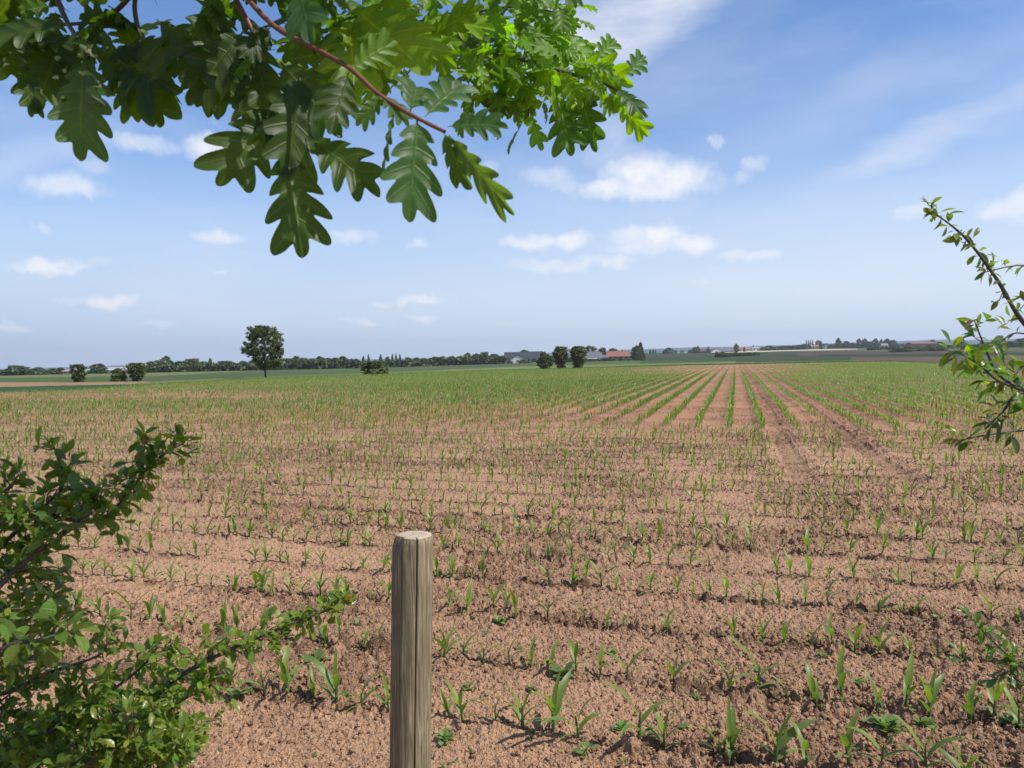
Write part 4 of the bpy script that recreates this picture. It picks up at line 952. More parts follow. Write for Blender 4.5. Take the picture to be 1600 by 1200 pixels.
TN = [leaf_tpl(6, w, p, f, c, pt) for w, p, f, c, pt in ((.17, .58, .45, .35, .12), (.14, .55, .6, .5, .12), (.19, .6, .3, .15, .14), (.13, .58, .5, .6, .1))]
def shrub(name, label, loc, branches, dens=1.0, tpl=None):
    root = empty(name, loc); tag(root, label, 'shrub'); lb_ = Bag(); base = np.array(loc)
    for q, br in enumerate(branches):
        tb_ = Bag(); grow(lb_, tb_, *br, dens=dens, tpl=tpl); child_mesh('branch', tb_, M_TWIG, root)
    child_mesh('foliage', lb_, M_SHRUB, root); return root
Lb = np.array([-1.75, 1.35, 0.0])
def pr(*a): return [at(*p) for p in a]
LB = [
 (pr((-140, 1010, 1.15), (0, 855, 1.2), (60, 800, 1.22), (100, 755, 1.24), (85, 700, 1.24)), .0045, .0012, .034, 20, 31, (.09, .155, .022), .1, .06, (4, 8)),
 (pr((60, 800, 1.22), (110, 812, 1.24), (165, 808, 1.28), (200, 770, 1.3), (225, 740, 1.32), (250, 715, 1.33), (290, 690, 1.34)), .004, .001, .033, 28, 32, SG, .22, .05, (4, 8)),
 (pr((200, 770, 1.3), (215, 735, 1.3), (232, 712, 1.3), (222, 690, 1.3)), .0025, .0008, .03, 12, 33, (.065, .16, .022), .4, .045, (3, 7)),
 (pr((-120, 1060, 1.1), (0, 915, 1.15), (50, 870, 1.16), (105, 830, 1.18), (140, 800, 1.2), (150, 770, 1.2)), .0045, .0012, .035, 24, 34, (.09, .155, .022), .05, .06, (4, 8)),
 (pr((-120, 1090, 1.0), (0, 1015, 1.0), (60, 1000, 1.0), (110, 985, 1.02)), .004, .001, .045, 9, 35, (.09, .155, .022), .0, .04, (2, 5)),
 (pr((-200, 1260, 1.4), (60, 1190, 1.5), (180, 1120, 1.52), (245, 1080, 1.55), (300, 1045, 1.56), (370, 1010, 1.58), (430, 985, 1.6), (490, 962, 1.6), (545, 940, 1.62)), .009, .0012, .034, 62, 36, SG, .15, .055, (4, 8)),
 (pr((-150, 1180, 1.35), (0, 1165, 1.4), (60, 1150, 1.42), (130, 1110, 1.45), (200, 1060, 1.5), (235, 1030, 1.5), (270, 1005, 1.5)), .006, .001, .034, 36, 37, SG, .15, .09, (4, 8)),
 (pr((-150, 1120, 1.4), (0, 1085, 1.42), (80, 1050, 1.45), (160, 1020, 1.48), (165, 975, 1.5)), .006, .001, .034, 26, 38, SG, .2, .09, (4, 8)),
 (pr((-100, 1300, 1.5), (60, 1260, 1.5), (160, 1215, 1.52), (230, 1140, 1.55), (290, 1090, 1.55), (335, 1060, 1.58)), .006, .001, .034, 36, 39, (.12, .195, .022), .12, .10, (4, 8)),
 (pr((-100, 1350, 1.5), (100, 1300, 1.5), (200, 1230, 1.52), (260, 1190, 1.52), (300, 1150, 1.52)), .006, .001, .033, 26, 40, (.12, .195, .022), .12, .09, (4, 8)),
 (pr((-100, 1000, 1.35), (0, 990, 1.38), (40, 960, 1.4), (85, 930, 1.4)), .005, .001, .033, 16, 41, SG, .2, .07, (4, 8)),
]
for q in range(13):
    rq = np.random.default_rng(200+q); x1 = rq.uniform(20, 300); y1 = rq.uniform(1010+.25*x1, 1200); d1 = rq.uniform(1.35, 1.75)
    LB.append((pr((x1-330, y1+230, d1-.1), (x1-190, y1+120, d1-.05), (x1-80, y1+50, d1), (x1, y1, d1)), .004, .0009, .031, 36, 300+q, np.array(SG)*rq.uniform(.8, 1.2), .1, .10, (4, 8), .25))
for q, (x1, y1, d1) in enumerate([(25, 800, 1.15), (50, 850, 1.2), (30, 890, 1.2), (15, 950, 1.15), (70, 905, 1.25), (40, 1010, 1.2), (90, 960, 1.3), (20, 760, 1.2), (55, 1060, 1.4), (30, 1110, 1.4), (75, 1010, 1.35)]):
    LB.append((pr((x1-260, y1+230, d1), (x1-150, y1+120, d1), (x1-60, y1+40, d1), (x1, y1, d1)), .003, .0009, .032, 13, 500+q, (.09, .155, .022), .08, .07, (4, 8), .3))
# stems down to the ground
for q in range(6):
    rq = np.random.default_rng(400+q); e_ = at(-140+30*q, 1010+45*q, 1.15+.05*q)
    LB.append(([Lb+[rq.uniform(-.1, .1), rq.uniform(-.1, .1), -.05], Lb*.6+e_*.4+[0, 0, .1], e_], .007, .004, .034, 14, 410+q, SG, .0, .12, (4, 8)))
shrub('blackthorn_shrub', 'leafy green shrub with small oval leaves filling the lower left corner beside the field', tuple(Lb), LB)
Rb = np.array([1.95, 1.55, 0.0]); SR = (.11, .17, .028)
RBn = [
 (pr((1760, 720, 1.6), (1680, 590, 1.58), (1600, 505, 1.55), (1560, 440, 1.55), (1520, 385, 1.54), (1490, 355, 1.53), (1452, 328, 1.52)), .006, .0011, .034, 30, 51, SR, .12, .03, (2, 4), .22),
 (pr((1700, 520, 1.6), (1640, 440, 1.6), (1600, 415, 1.58), (1540, 425, 1.56)), .003, .001, .033, 10, 52, SR, .05, .03, (2, 4)),
 (pr((1760, 800, 1.35), (1660, 650, 1.35), (1600, 610, 1.33), (1560, 585, 1.32), (1540, 545, 1.32), (1522, 500, 1.31)), .005, .001, .040, 12, 53, (.06, .14, .022), .35, .035, (2, 5)),
 (pr((1600, 610, 1.33), (1560, 595, 1.3), (1530, 570, 1.3), (1492, 548, 1.3)), .0025, .001, .042, 9, 54, (.09, .2, .025), .4, .03, (3, 6)),
 (pr((1640, 620, 1.35), (1590, 615, 1.34), (1570, 640, 1.34), (1550, 660, 1.34)), .003, .001, .040, 8, 55, (.035, .085, .02), .0, .035, (2, 5)),
 (pr((1700, 560, 1.4), (1620, 560, 1.38), (1590, 580, 1.38), (1560, 600, 1.36)), .003, .001, .038, 9, 56, SR, .1, .04, (2, 5)),
 (pr((1760, 720, 1.4), (1660, 668, 1.4), (1600, 672, 1.4), (1550, 678, 1.4), (1500, 688, 1.4)), .004, .0012, .036, 6, 57, (.07, .12, .03), .6, .015, (1, 3), .25),
 (pr((1760, 1180, 1.6), (1660, 1080, 1.6), (1600, 1045, 1.6), (1560, 1010, 1.6), (1525, 975, 1.6)), .004, .001, .040, 16, 58, (.07, .15, .025), .1, .03, (1, 4), .3),
 (pr((1760, 1240, 1.6), (1660, 1110, 1.6), (1600, 1070, 1.6), (1565, 1045, 1.6)), .004, .001, .040, 18, 59, (.04, .10, .02), .1, .04, (2, 5), .3),
 (pr((1760, 560, 1.5), (1660, 540, 1.5), (1590, 520, 1.5), (1560, 540, 1.5)), .003, .0009, .03, 8, 60, SR, .2, .03, (2, 4)),
 ([Rb+[0, 0, -.05], Rb*.7+at(1760, 720, 1.6)*.3, at(1780, 900, 1.6), at(1760, 720, 1.6)], .014, .006, .034, 24, 61, SR, 0, .12, (4, 8)),
 ([Rb+[.05, 0, -.05], Rb*.7+at(1760, 1180, 1.6)*.3, at(1760, 1180, 1.6)], .012, .005, .034, 18, 62, SR, 0, .12, (4, 8)),
 ([Rb+[.0, .05, -.05], Rb*.6+at(1760, 800, 1.35)*.4, at(1760, 800, 1.35)], .012, .005, .034, 18, 63, SR, 0, .12, (4, 8)),
]
shrub('plum_shrub', 'open shrub with dark twigs, narrow leaves and reddish tips at the right edge', tuple(Rb), RBn, .62, TN)

# ------------------------------------------------------------------ trees
def crown(seed, kind, nq, qs):
    """unit crown (x,y in -.5..5, z 0..1) of small leaf faces gathered in clumps"""
    rs = np.random.default_rng(seed); C = []; R = []
    def env(z):
        if kind == 'round': return .5*np.sqrt(np.clip(1-((z-.38)/.62)**2, 0, 1))
        if kind == 'tall': return .5*np.clip(np.sin(np.pi*np.clip(z*.94+.06, 0, 1)**.8), 0, 1)**.6
        if kind == 'poplar': return .5*np.clip(np.sin(np.pi*np.clip(z, 0, 1)**.7), 0, 1)**.7
        if kind == 'bush': return .5*np.sqrt(np.clip(1-(z*.98)**3, 0, 1))
        if kind == 'cone': return .5*np.clip(1-z, 0, 1)**.6
        if kind == 'vase': return .5*np.clip(.45+.6*z, 0, 1)*np.sqrt(np.clip(1-((z-.35)/.68)**4, 0, 1))
        if kind == 'lone': return np.interp(z, [0, .1, .25, .36, .45, .6, .75, .9, .97, 1.0], [.16, .30, .42, .52, .54, .52, .48, .41, .28, .14])
    nc = 110 if kind != 'lone' else 330
    while len(C) < nc:
        z = rs.uniform(.0, 1); e = env(z)
        if rs.uniform() > e*2.1: continue
        if e < .03: continue
        a = rs.uniform(0, 6.28); q = e*rs.uniform(.35, 1.0)**.6; r = rs.uniform(.07, .14)*(1 if kind != 'lone' else .55)
        q = max(0, q-r*.5); C.append((q*np.cos(a), q*np.sin(a), np.clip(z, r*.6, 1-r*.6))); R.append(r)
    C = np.array(C); R = np.array(R)
    if kind == 'lone': C[:, 0] += .10*(.45-C[:, 2])+.05*np.sin(C[:, 2]*11); C[:, 1] += .05*np.sin(C[:, 2]*8)
    ci = rs.choice(len(C), nq, p=R**2/np.sum(R**2)); d = norm(rs.normal(0, 1, (nq, 3))); rad = R[ci]*rs.uniform(.35, 1.05, nq)
    P_ = C[ci]+d*rad[:, None]*np.array([1, 1, .8]); ax = norm(rs.normal(0, 1, (nq, 3))); nr = norm(d+rs.normal(0, .5, (nq, 3))+[0, 0, .4])
    V = np.array([(-.5, -.5, 0), (.5, -.5, .1), (.5, .5, 0), (-.5, .5, -.1)]); b = Bag(); tone = rs.uniform(.6, 1.4, len(C))[ci]*rs.uniform(.7, 1.3, nq)
    inst(b, (V, np.array([[0, 1, 2, 3]]), np.zeros((4, 2))), P_, ax, nr, qs*rs.uniform(.6, 1.3, nq), np.array([[.098, .125, .038]])*tone[:, None])
    return b.mesh('crown', smooth=False)
def trunk_mesh(h, r, seed, limbs=True):
    rs = np.random.default_rng(seed); b = Bag()
    p = np.array([(0, 0, -.03), (0, 0, .05), (rs.normal(0, .01), 0, h*.5), (0, rs.normal(0, .01), h)]); tube(b, smooth_path(p, 3), np.linspace(r*1.25, r*.5, 10), 8, (.1, .08, .06))
    if limbs:
        for k in range(9):
            z = h*rs.uniform(.25, .95); a = rs.uniform(0, 6.28); l = rs.uniform(.15, .34)
            tube(b, [(0, 0, z), (np.cos(a)*l*.5, np.sin(a)*l*.5, z+l*.45), (np.cos(a)*l, np.sin(a)*l, z+l*.9)], [r*.45, r*.3, r*.12], 5, (.1, .08, .06))
    return b.mesh('trunk')
KINDS = {}
for kd in ('round', 'tall', 'poplar', 'bush', 'cone', 'vase'):
    KINDS[kd] = [crown(s*7+len(kd), kd, 3600, .045) for s in (1, 2, 3)]
    for me in KINDS[kd]: me.materials.append(M_TREE)
KINDS['lone'] = [crown(77, 'lone', 22000, .020)]; KINDS['lone'][0].materials.append(M_TREE)
TR = {k: trunk_mesh(.8, .022 if k != 'lone' else .02, 5) for k in KINDS}
for me in TR.values(): me.materials.append(M_TRUNK)
tcount = [0]
def tree(px, ytop, ybase, wpx, D, kind, label, group=None, stem=0.0, name='tree'):
    """stem = share of the height left bare under the crown"""
    p = at(px, ybase, D); x, y = p[0], p[1]; z = float(terr(np.array([x]), np.array([y]))[0])
    k = y/F; H = (ybase-ytop)*k+(p[2]-z); Wd = wpx*k*(1.25 if kind in ('round', 'vase', 'bush', 'tall') else 1.0)
    e = empty(name, (x, y, z-.05*H*.2)); tag(e, label, 'bush' if name.endswith('bush') else 'tree', group); tcount[0] += 1; i = tcount[0]
    e.rotation_euler = (0, 0, 0 if kind == 'lone' else i*1.7)
    me = KINDS[kind][i % len(KINDS[kind])]
    c = link('crown', me, None, e); c.scale = (Wd, Wd, H*(1-stem)); c.location = (0, 0, H*stem)
    t = link('trunk', TR[kind], None, e); s = H; t.scale = (s*.9, s*.9, s) if kind != 'poplar' else (Wd, Wd, s)
    return e
def gz(px, row):     # distance on flat ground of a photo point
    return EYE*F/(row-hor(px))
tree(415, 508, 591, 62, gz(415, 591), 'lone', 'tall lone tree with a dark rounded crown and bare trunk at the far field edge', stem=.17, name='lone_tree')
tree(583, 564, 586.5, 38, gz(583, 586.5), 'bush', 'wide dark round bush alone on the field edge right of the lone tree', name='bush')
G3 = 'shrubby trees on the left field edge'
tree(123, 569, 597.5, 25, 84, 'vase', 'leftmost of the three shrubby trees on the left field edge, with flat spreading top', G3, name='bush')
tree(185, 575, 597, 20, 84, 'bush', 'shortest and middle one of the three dark shrubby trees on the left field edge', G3, name='bush')
tree(215, 567, 596.5, 29, 84, 'vase', 'rightmost and widest of the three dark shrubby trees on the left field edge', G3, name='bush')
G4 = 'three dark trees on the field edge before the farm'
tree(851, 550, 578.5, 21, 120, 'tall', 'lowest and leftmost of the three dark trees on the field edge before the farm', G4)
tree(876, 541, 576.5, 24, 120, 'vase', 'tallest and middle one of the three dark trees on the field edge before the farm', G4)
tree(904, 541, 576, 27, 120, 'vase', 'rightmost of the three dark trees on the field edge, narrowing to a thin stem', G4)
LT = 'trees along the far left of the fields'
for a in [
 (27, 570.5, 588, 37, 330, 'round', 'wide pale willow-like tree at the far left edge of the horizon'),
 (4, 578, 588, 18, 340, 'bush', 'low grey bush cut by the left edge of the photo'),
 (60, 573.5, 587, 20, 360, 'round', 'small round pale tree between the wide willow-like tree and the low hedge trees'),
 (82, 575.5, 587, 22, 360, 'bush', 'low dark hedge tree left of the pale pink-walled houses'),
 (95, 574, 587, 15, 350, 'round', 'small dark tree touching the left end of the pale houses'),
 (154, 568, 586, 25, 330, 'round', 'rounded pale tree between the two groups of low houses on the left'),
 (243, 563, 581.5, 30, 330, 'round', 'grey-green tree just left of the tallest tree of the left tree belt'),
 (260, 555.5, 581, 20, 340, 'tall', 'tallest tree of the left tree belt'),
 (279, 564, 580.5, 26, 330, 'round', 'middling tree just right of the tallest tree of the left tree belt'),
 (300, 560, 580, 32, 330, 'round', 'broad grey-green tree in the centre of the left tree belt'),
 (318, 564.5, 579.5, 20, 335, 'bush', 'low tree right of the broad centre tree of the left belt'),
 (329, 559.5, 579.5, 13, 345, 'cone', 'small pointed dark tree in the left tree belt'),
 (352, 563.5, 579, 32, 330, 'round', 'broad light tree right of the small pointed one in the left belt'),
 (380, 564, 578.5, 20, 340, 'round', 'light green tree left of the lone tree, in the far belt'),
 (397, 562, 578, 20, 340, 'round', 'darker tree half hidden behind the left side of the lone tree'),
 (434, 559, 578, 16, 345, 'tall', 'dark tree half hidden behind the right side of the lone tree')]: tree(*a, group=LT)
WG = 'dark trees of the wood behind the fields'
wl = [(452, 559, 16), (463, 557, 17), (475, 558, 17), (488, 558.5, 16), (500, 557.5, 17), (512, 558.5, 17), (524, 557.5, 17), (536, 557, 17), (548, 560, 14)]
for i, (x_, t_, w_) in enumerate(wl):
    tree(x_, t_+(1.2, -.8, .6, 1.5, -1, .4, 1.3, -.6, .5)[i], 577.5-i*.4, w_*1.15, 345+(i*37 % 17), ('round', 'tall', 'round')[i % 3], '%s tree from the lone tree in the dense dark wood right of it' % ordw(i+1), WG)
CG = 'trees on the skyline between the wood and the farm'
for a in [
 (557, 560.5, 574, 12, 380, 'round', 'low pale-topped tree at the right end of the dark wood, above the lone bush'),
 (568, 556, 573, 7, 600, 'poplar', 'left of two faint narrow trees above the wide lone bush'),
 (576, 553.5, 573, 8, 600, 'cone', 'right of two faint narrow trees above the wide lone bush'),
 (595, 553.5, 572, 7, 520, 'poplar', 'narrow dark tree leading the row of poplars'),
 (606, 557, 572.5, 9, 500, 'tall', 'low tree filling the gap in the row of poplars'),
 (613.5, 552.5, 572, 5, 500, 'poplar', 'left one of the three dark close-set poplars on the skyline'),
 (619, 552, 572, 5, 500, 'poplar', 'middle one of the three dark close-set poplars on the skyline'),
 (625, 553, 572, 5, 500, 'poplar', 'right one of the three dark close-set poplars on the skyline'),
 (638, 558, 572, 13, 420, 'round', 'small round tree first to the right of the poplars'),
 (651, 558.5, 571.5, 12, 420, 'round', 'small round tree second to the right of the poplars'),
 (662, 559, 571, 11, 430, 'round', 'smallest round tree between the poplars and the farm'),
 (679, 557, 570.5, 12, 420, 'round', 'dark round tree fourth to the right of the poplars'),
 (692, 556.5, 570, 12, 420, 'round', 'dark round tree fifth to the right of the poplars'),
 (706, 556, 570, 15, 420, 'round', 'broad dark tree sixth to the right of the poplars'),
 (719, 555.5, 569.5, 14, 415, 'round', 'dark tree just left of the tall pair on the skyline before the farm'),
 (731, 550.5, 569.5, 15, 430, 'tall', 'taller grey tree left of the high domed trees near the farm'),
 (744, 552, 569, 14, 420, 'round', 'domed dark tree right of the taller grey tree near the farm'),
 (757, 549.5, 569, 19, 420, 'round', 'highest broad domed tree left of the farm sheds'),
 (772, 553, 568.5, 20, 415, 'round', 'broad dark tree touching the left side of the farm sheds'),
 (820, 546.5, 566, 19, 520, 'round', 'rounded tree top rising behind the dark farm roofs'),
 (797, 563, 568.5, 9, 400, 'bush', 'small dark bush before the left farm shed'),
 (818, 561.5, 568.5, 14, 400, 'bush', 'dark bush before the white gable of the farm'),
 (829, 561, 568, 9, 400, 'bush', 'narrow dark bush right of the one before the white gable'),
 (923, 540, 562, 23, 500, 'round', 'broad dark tree behind the grey barn in the middle of the farm'),
 (942, 543, 561, 14, 500, 'round', 'smaller dark tree left of the orange roof'),
 (958, 544, 560, 18, 500, 'round', 'dark tree standing behind the left end of the orange roof'),
 (951, 559, 564.5, 13, 400, 'bush', 'small bush before the left end of the orange-roofed house'),
 (862, 556, 568, 14, 420, 'bush', 'dark bush in the gap between the left and middle field-edge trees'),
 (892, 558, 567, 14, 420, 'bush', 'dark bush in the gap between the middle and right field-edge trees'),
 (994, 540, 565, 16, 380, 'tall', 'left lower half of the dark tree pair right of the orange roof'),
 (1001, 534, 565, 17, 385, 'cone', 'tall pointed dark tree right of the orange-roofed house')]: tree(*a, group=CG)
RG = 'scattered trees on the right skyline'
for a in [
 (1016, 546, 553, 3.2, 900, 'poplar', 'first thin upright tree right of the pointed dark tree'), (1020.5, 545.5, 553, 3.2, 900, 'poplar', 'second thin upright tree right of the pointed dark tree'), (1024, 546, 553, 3, 900, 'poplar', 'third thin upright tree right of the pointed dark tree'),
 (1045, 543, 552.5, 13, 850, 'round', 'small round dark tree alone on the right skyline, left of the white strips'),
 (1038, 547, 552.5, 6, 850, 'bush', 'low bush at the left foot of the small round skyline tree'),
 (1055, 547.5, 551, 6, 1000, 'bush', 'first low shrub right of the small round skyline tree'), (1066, 547.5, 551, 6, 1000, 'bush', 'second low shrub right of the small round skyline tree'),
 (1079, 546.5, 552, 8, 850, 'bush', 'low bush left of the dark red-roofed barn'),
 (1086, 542, 551.5, 9, 850, 'round', 'left of two dark trees over the dark red-roofed barn'), (1090.5, 540.5, 551.5, 6, 860, 'tall', 'taller right one of two dark trees over the dark red-roofed barn'),
 (1107, 541.5, 551.5, 8, 850, 'cone', 'dark pointed tree between the red-roofed barn and the grey barn'),
 (1131, 543, 550, 10, 950, 'round', 'low tree rising behind the ridge of the grey barn'),
 (1150.5, 537, 551, 8, 840, 'tall', 'tall dark narrow-stemmed tree at the right end of the grey barn'),
 (1163, 541.5, 549.5, 4.5, 860, 'poplar', 'dark upright tree between the grey barn and the white building'),
 (1192, 543, 548, 10, 1000, 'bush', 'low bushes just right of the white skyline building'),
 (1202, 539.5, 548, 14, 1000, 'round', 'broad dark tree group top right of the white skyline building'), (1213, 541, 548, 12, 1000, 'round', 'lower tree leaning on the broad dark one right of the white building'), (1223, 540, 547.5, 12, 1000, 'round', 'pale tree right of the broad dark skyline pair'),
 (1233, 542, 547, 8, 1000, 'bush', 'small dark tree in the gap left of the village'),
 (1248, 538.5, 546.5, 12, 1000, 'round', 'tree at the left end of the far village'),
 (1260, 531, 545, 2.6, 1000, 'poplar', 'first from the left of the four slim poplars over the village'), (1263.3, 531, 545, 2.6, 1000, 'poplar', 'second from the left of the four slim poplars over the village'), (1266.5, 530.5, 545, 2.6, 1000, 'poplar', 'third from the left of the four slim poplars over the village'), (1269.6, 530.5, 545, 2.6, 1000, 'poplar', 'rightmost of the four slim poplars over the village'),
 (1279, 531.5, 545, 10, 1000, 'round', 'rounded tree just right of the four slim poplars'), (1257, 537, 546, 12, 980, 'round', 'low round tree under the left side of the four slim poplars'), (1290, 536.5, 545, 13, 1000, 'round', 'grey-green tree left of the small gabled house'),
 (1310, 528, 545, 9, 980, 'tall', 'tall mop-headed tree standing clear above the village'),
 (1300, 538, 545, 12, 980, 'round', 'low tree left of the tall mop-headed tree'), (1322, 533, 543, 14, 1000, 'round', 'pale round tree right of the tall mop-headed tree'),
 (1332, 535, 543, 10, 1000, 'round', 'low tree joining the pale round one to the skyline row'),
 (1342, 529, 542, 8.5, 1000, 'tall', 'leftmost tree of the tall dense skyline row right of the village'), (1351, 528.5, 542, 11, 1000, 'tall', 'second tree of the tall dense skyline row right of the village'), (1360, 533, 542, 10, 1000, 'round', 'lower tree in the dip of the tall dense skyline row'),
 (1368, 529, 542, 10, 1000, 'tall', 'fourth tree of the tall dense skyline row, right of the dip'), (1377, 529.5, 542, 6, 1000, 'tall', 'narrow tree in the middle of the tall dense skyline row'),
 (1386, 529, 542, 11, 1000, 'tall', 'broad tree above the white village house'), (1395, 531, 542, 12, 1000, 'round', 'rightmost tree of the tall dense skyline row'),
 (1410, 537, 542, 14, 1000, 'bush', 'low hedge tree right of the tall dense skyline row'),
 (1457, 530.5, 541, 8, 900, 'round', 'dark tree standing behind the long red-brick building'), (1465, 535, 541, 5, 900, 'bush', 'low bush at the right end of the long red-brick building'),
 (1411, 543, 553.5, 34, 420, 'bush', 'long dark hedge-like thicket below the long red-brick building'), (1447, 543.5, 552.5, 28, 430, 'bush', 'dark thicket just right of the long hedge-like one'), (1468, 543.5, 551.5, 22, 430, 'bush', 'smaller dark thicket left of the reddish shrub tips'),
 (1134, 552.5, 561, 15, 420, 'bush', 'rounded dark bush in the green field below the grey barn'),
 (1501, 528, 541, 13, 1000, 'round', 'round dark tree on the skyline left of the reddish shrub tips'), (1562, 524, 541, 14, 900, 'round', 'round dark tree seen between the twigs of the right shrub'),
 (1578, 533, 546, 24, 600, 'round', 'dark broad tree behind the right shrub, near the right edge'), (1598, 528, 546, 20, 600, 'round', 'darkest tree cut by the right edge of the photo'), (1540, 535, 545, 24, 700, 'bush', 'dark low trees behind the reddish tips of the right shrub'), (1515, 538, 545, 20, 800, 'bush', 'low grey bush between the round skyline tree and the right shrub')]: tree(*a, group=RG)
# hedges that read as one mass
def hedge(name, pts, label, seed, wid=3.0, dens=9, cat='hedge'):
    """pts: (px, ytop, ybase, D)"""
    rs = np.random.default_rng(seed); b = Bag(); P_ = []
    for (a, t1, b1, D1), (c, t2, b2, D2) in zip(pts[:-1], pts[1:]):
        p1 = at(a, b1, D1); p2 = at(c, b2, D2); L = np.hypot(*(p2-p1)[:2]); n = int(L*dens)
        f = rs.uniform(0, 1, n); x = p1[0]+(p2[0]-p1[0])*f; y = p1[1]+(p2[1]-p1[1])*f; z = terr(x, y)
        H = ((b1-t1)*(1-f)+(b2-t2)*f)*y/F*(.65+.6*fbm(x*.25, y*.25, 2, seed)); u = rs.uniform(0, 1, n)**.8
        P_.append(np.stack([x+rs.normal(0, wid*.2, n), y+rs.normal(0, wid*.35, n), z+u*H], 1))
    P_ = np.concatenate(P_); n = len(P_); V = np.array([(-.5, -.5, 0), (.5, -.5, .1), (.5, .5, 0), (-.5, .5, -.1)])
    inst(b, (V, np.array([[0, 1, 2, 3]]), np.zeros((4, 2))), P_, norm(rs.normal(0, 1, (n, 3))), norm(rs.normal(0, 1, (n, 3))+[0, 0, .6]), wid*.28*rs.uniform(.5, 1.2, n), np.array([[.075, .10, .034]])*rs.uniform(.6, 1.4, (n, 1)))
    o = link(name, b.mesh(name, False), M_TREE); tag(o, label, cat, kind='stuff')
hedge('hedge', [(440, 563, 579, 335), (555, 562.5, 575, 350), (575, 565.5, 574.5, 360), (640, 563.5, 573.5, 380), (700, 559, 571, 395), (790, 558, 569, 395)], 'dark continuous hedge along the foot of the wood and skyline trees', 1, 4, 60)
hedge('hedge_row', [(225, 571, 582, 320), (300, 569, 580.5, 322), (400, 568.5, 579, 325), (436, 567, 578.5, 328)], 'grey-green undergrowth along the foot of the left tree belt', 2, 4, 45)
hedge('hedge_strip', [(840, 562.5, 568, 400), (900, 563, 567, 400), (985, 563, 565.5, 400)], 'low dark hedge along the front of the farm', 3, 3, 50)
hedge('bramble_hedge', [(1121, 554, 560.5, 430), (1150, 555, 559.5, 440), (1182, 555, 558.5, 450)], 'dark bramble hedge in the shaded field below the grey barn', 4, 4, 60)
hedge('village_trees', [(1190, 544, 548, 1000), (1250, 541, 547, 1000), (1320, 539, 544.5, 1020), (1400, 537, 543, 1030)], 'low grey-green mass of garden trees around the far village', 5, 9, 22, 'trees')
hedge('far_left_hedge', [(-40, 584, 588, 345), (60, 583, 587, 350), (240, 580, 583, 345)], 'low hedge beneath the houses and trees on the far left', 6, 3, 40)
hedge('far_right_hedge', [(1360, 546, 549.5, 600), (1500, 544, 548, 650), (1640, 541, 548, 620)], 'dark hedge line crossing the shaded fields behind the right shrub', 7, 5, 40)

# hedge added out of view on the left to block light on the post
def blocker_hedge():
    rs = np.random.default_rng(21); n = 26000; b = Bag(); x = rs.uniform(-9, -2.1, n); y = 1.0+rs.normal(0, .38, n)-.02*(x+2); u = rs.uniform(0, 1, n)**.8
    P_ = np.stack([x, y, u*(1.75+.5*(fbm(x*1.3, y, 3, 5)-.5))], 1); d = norm(rs.normal(0, 1, (n, 3))); nr = norm(rs.normal(0, .6, (n, 3))+[0, 0, .9])
    kk = rs.integers(0, 4, n); c = np.array([[.085, .145, .022]])*rs.uniform(.6, 1.3, (n, 1)); V, Q, U = leaf_tpl(2, .24, .6, .25, .25, .12)
    inst(b, (V, Q, U), P_, d, nr, rs.uniform(.03, .055, n), c)
    o = link('hedge', b.mesh('hedge'), M_SHRUB); tag(o, 'hedge added out of view left of the blackthorn shrub to block light', 'hedge', kind='stuff')
blocker_hedge()

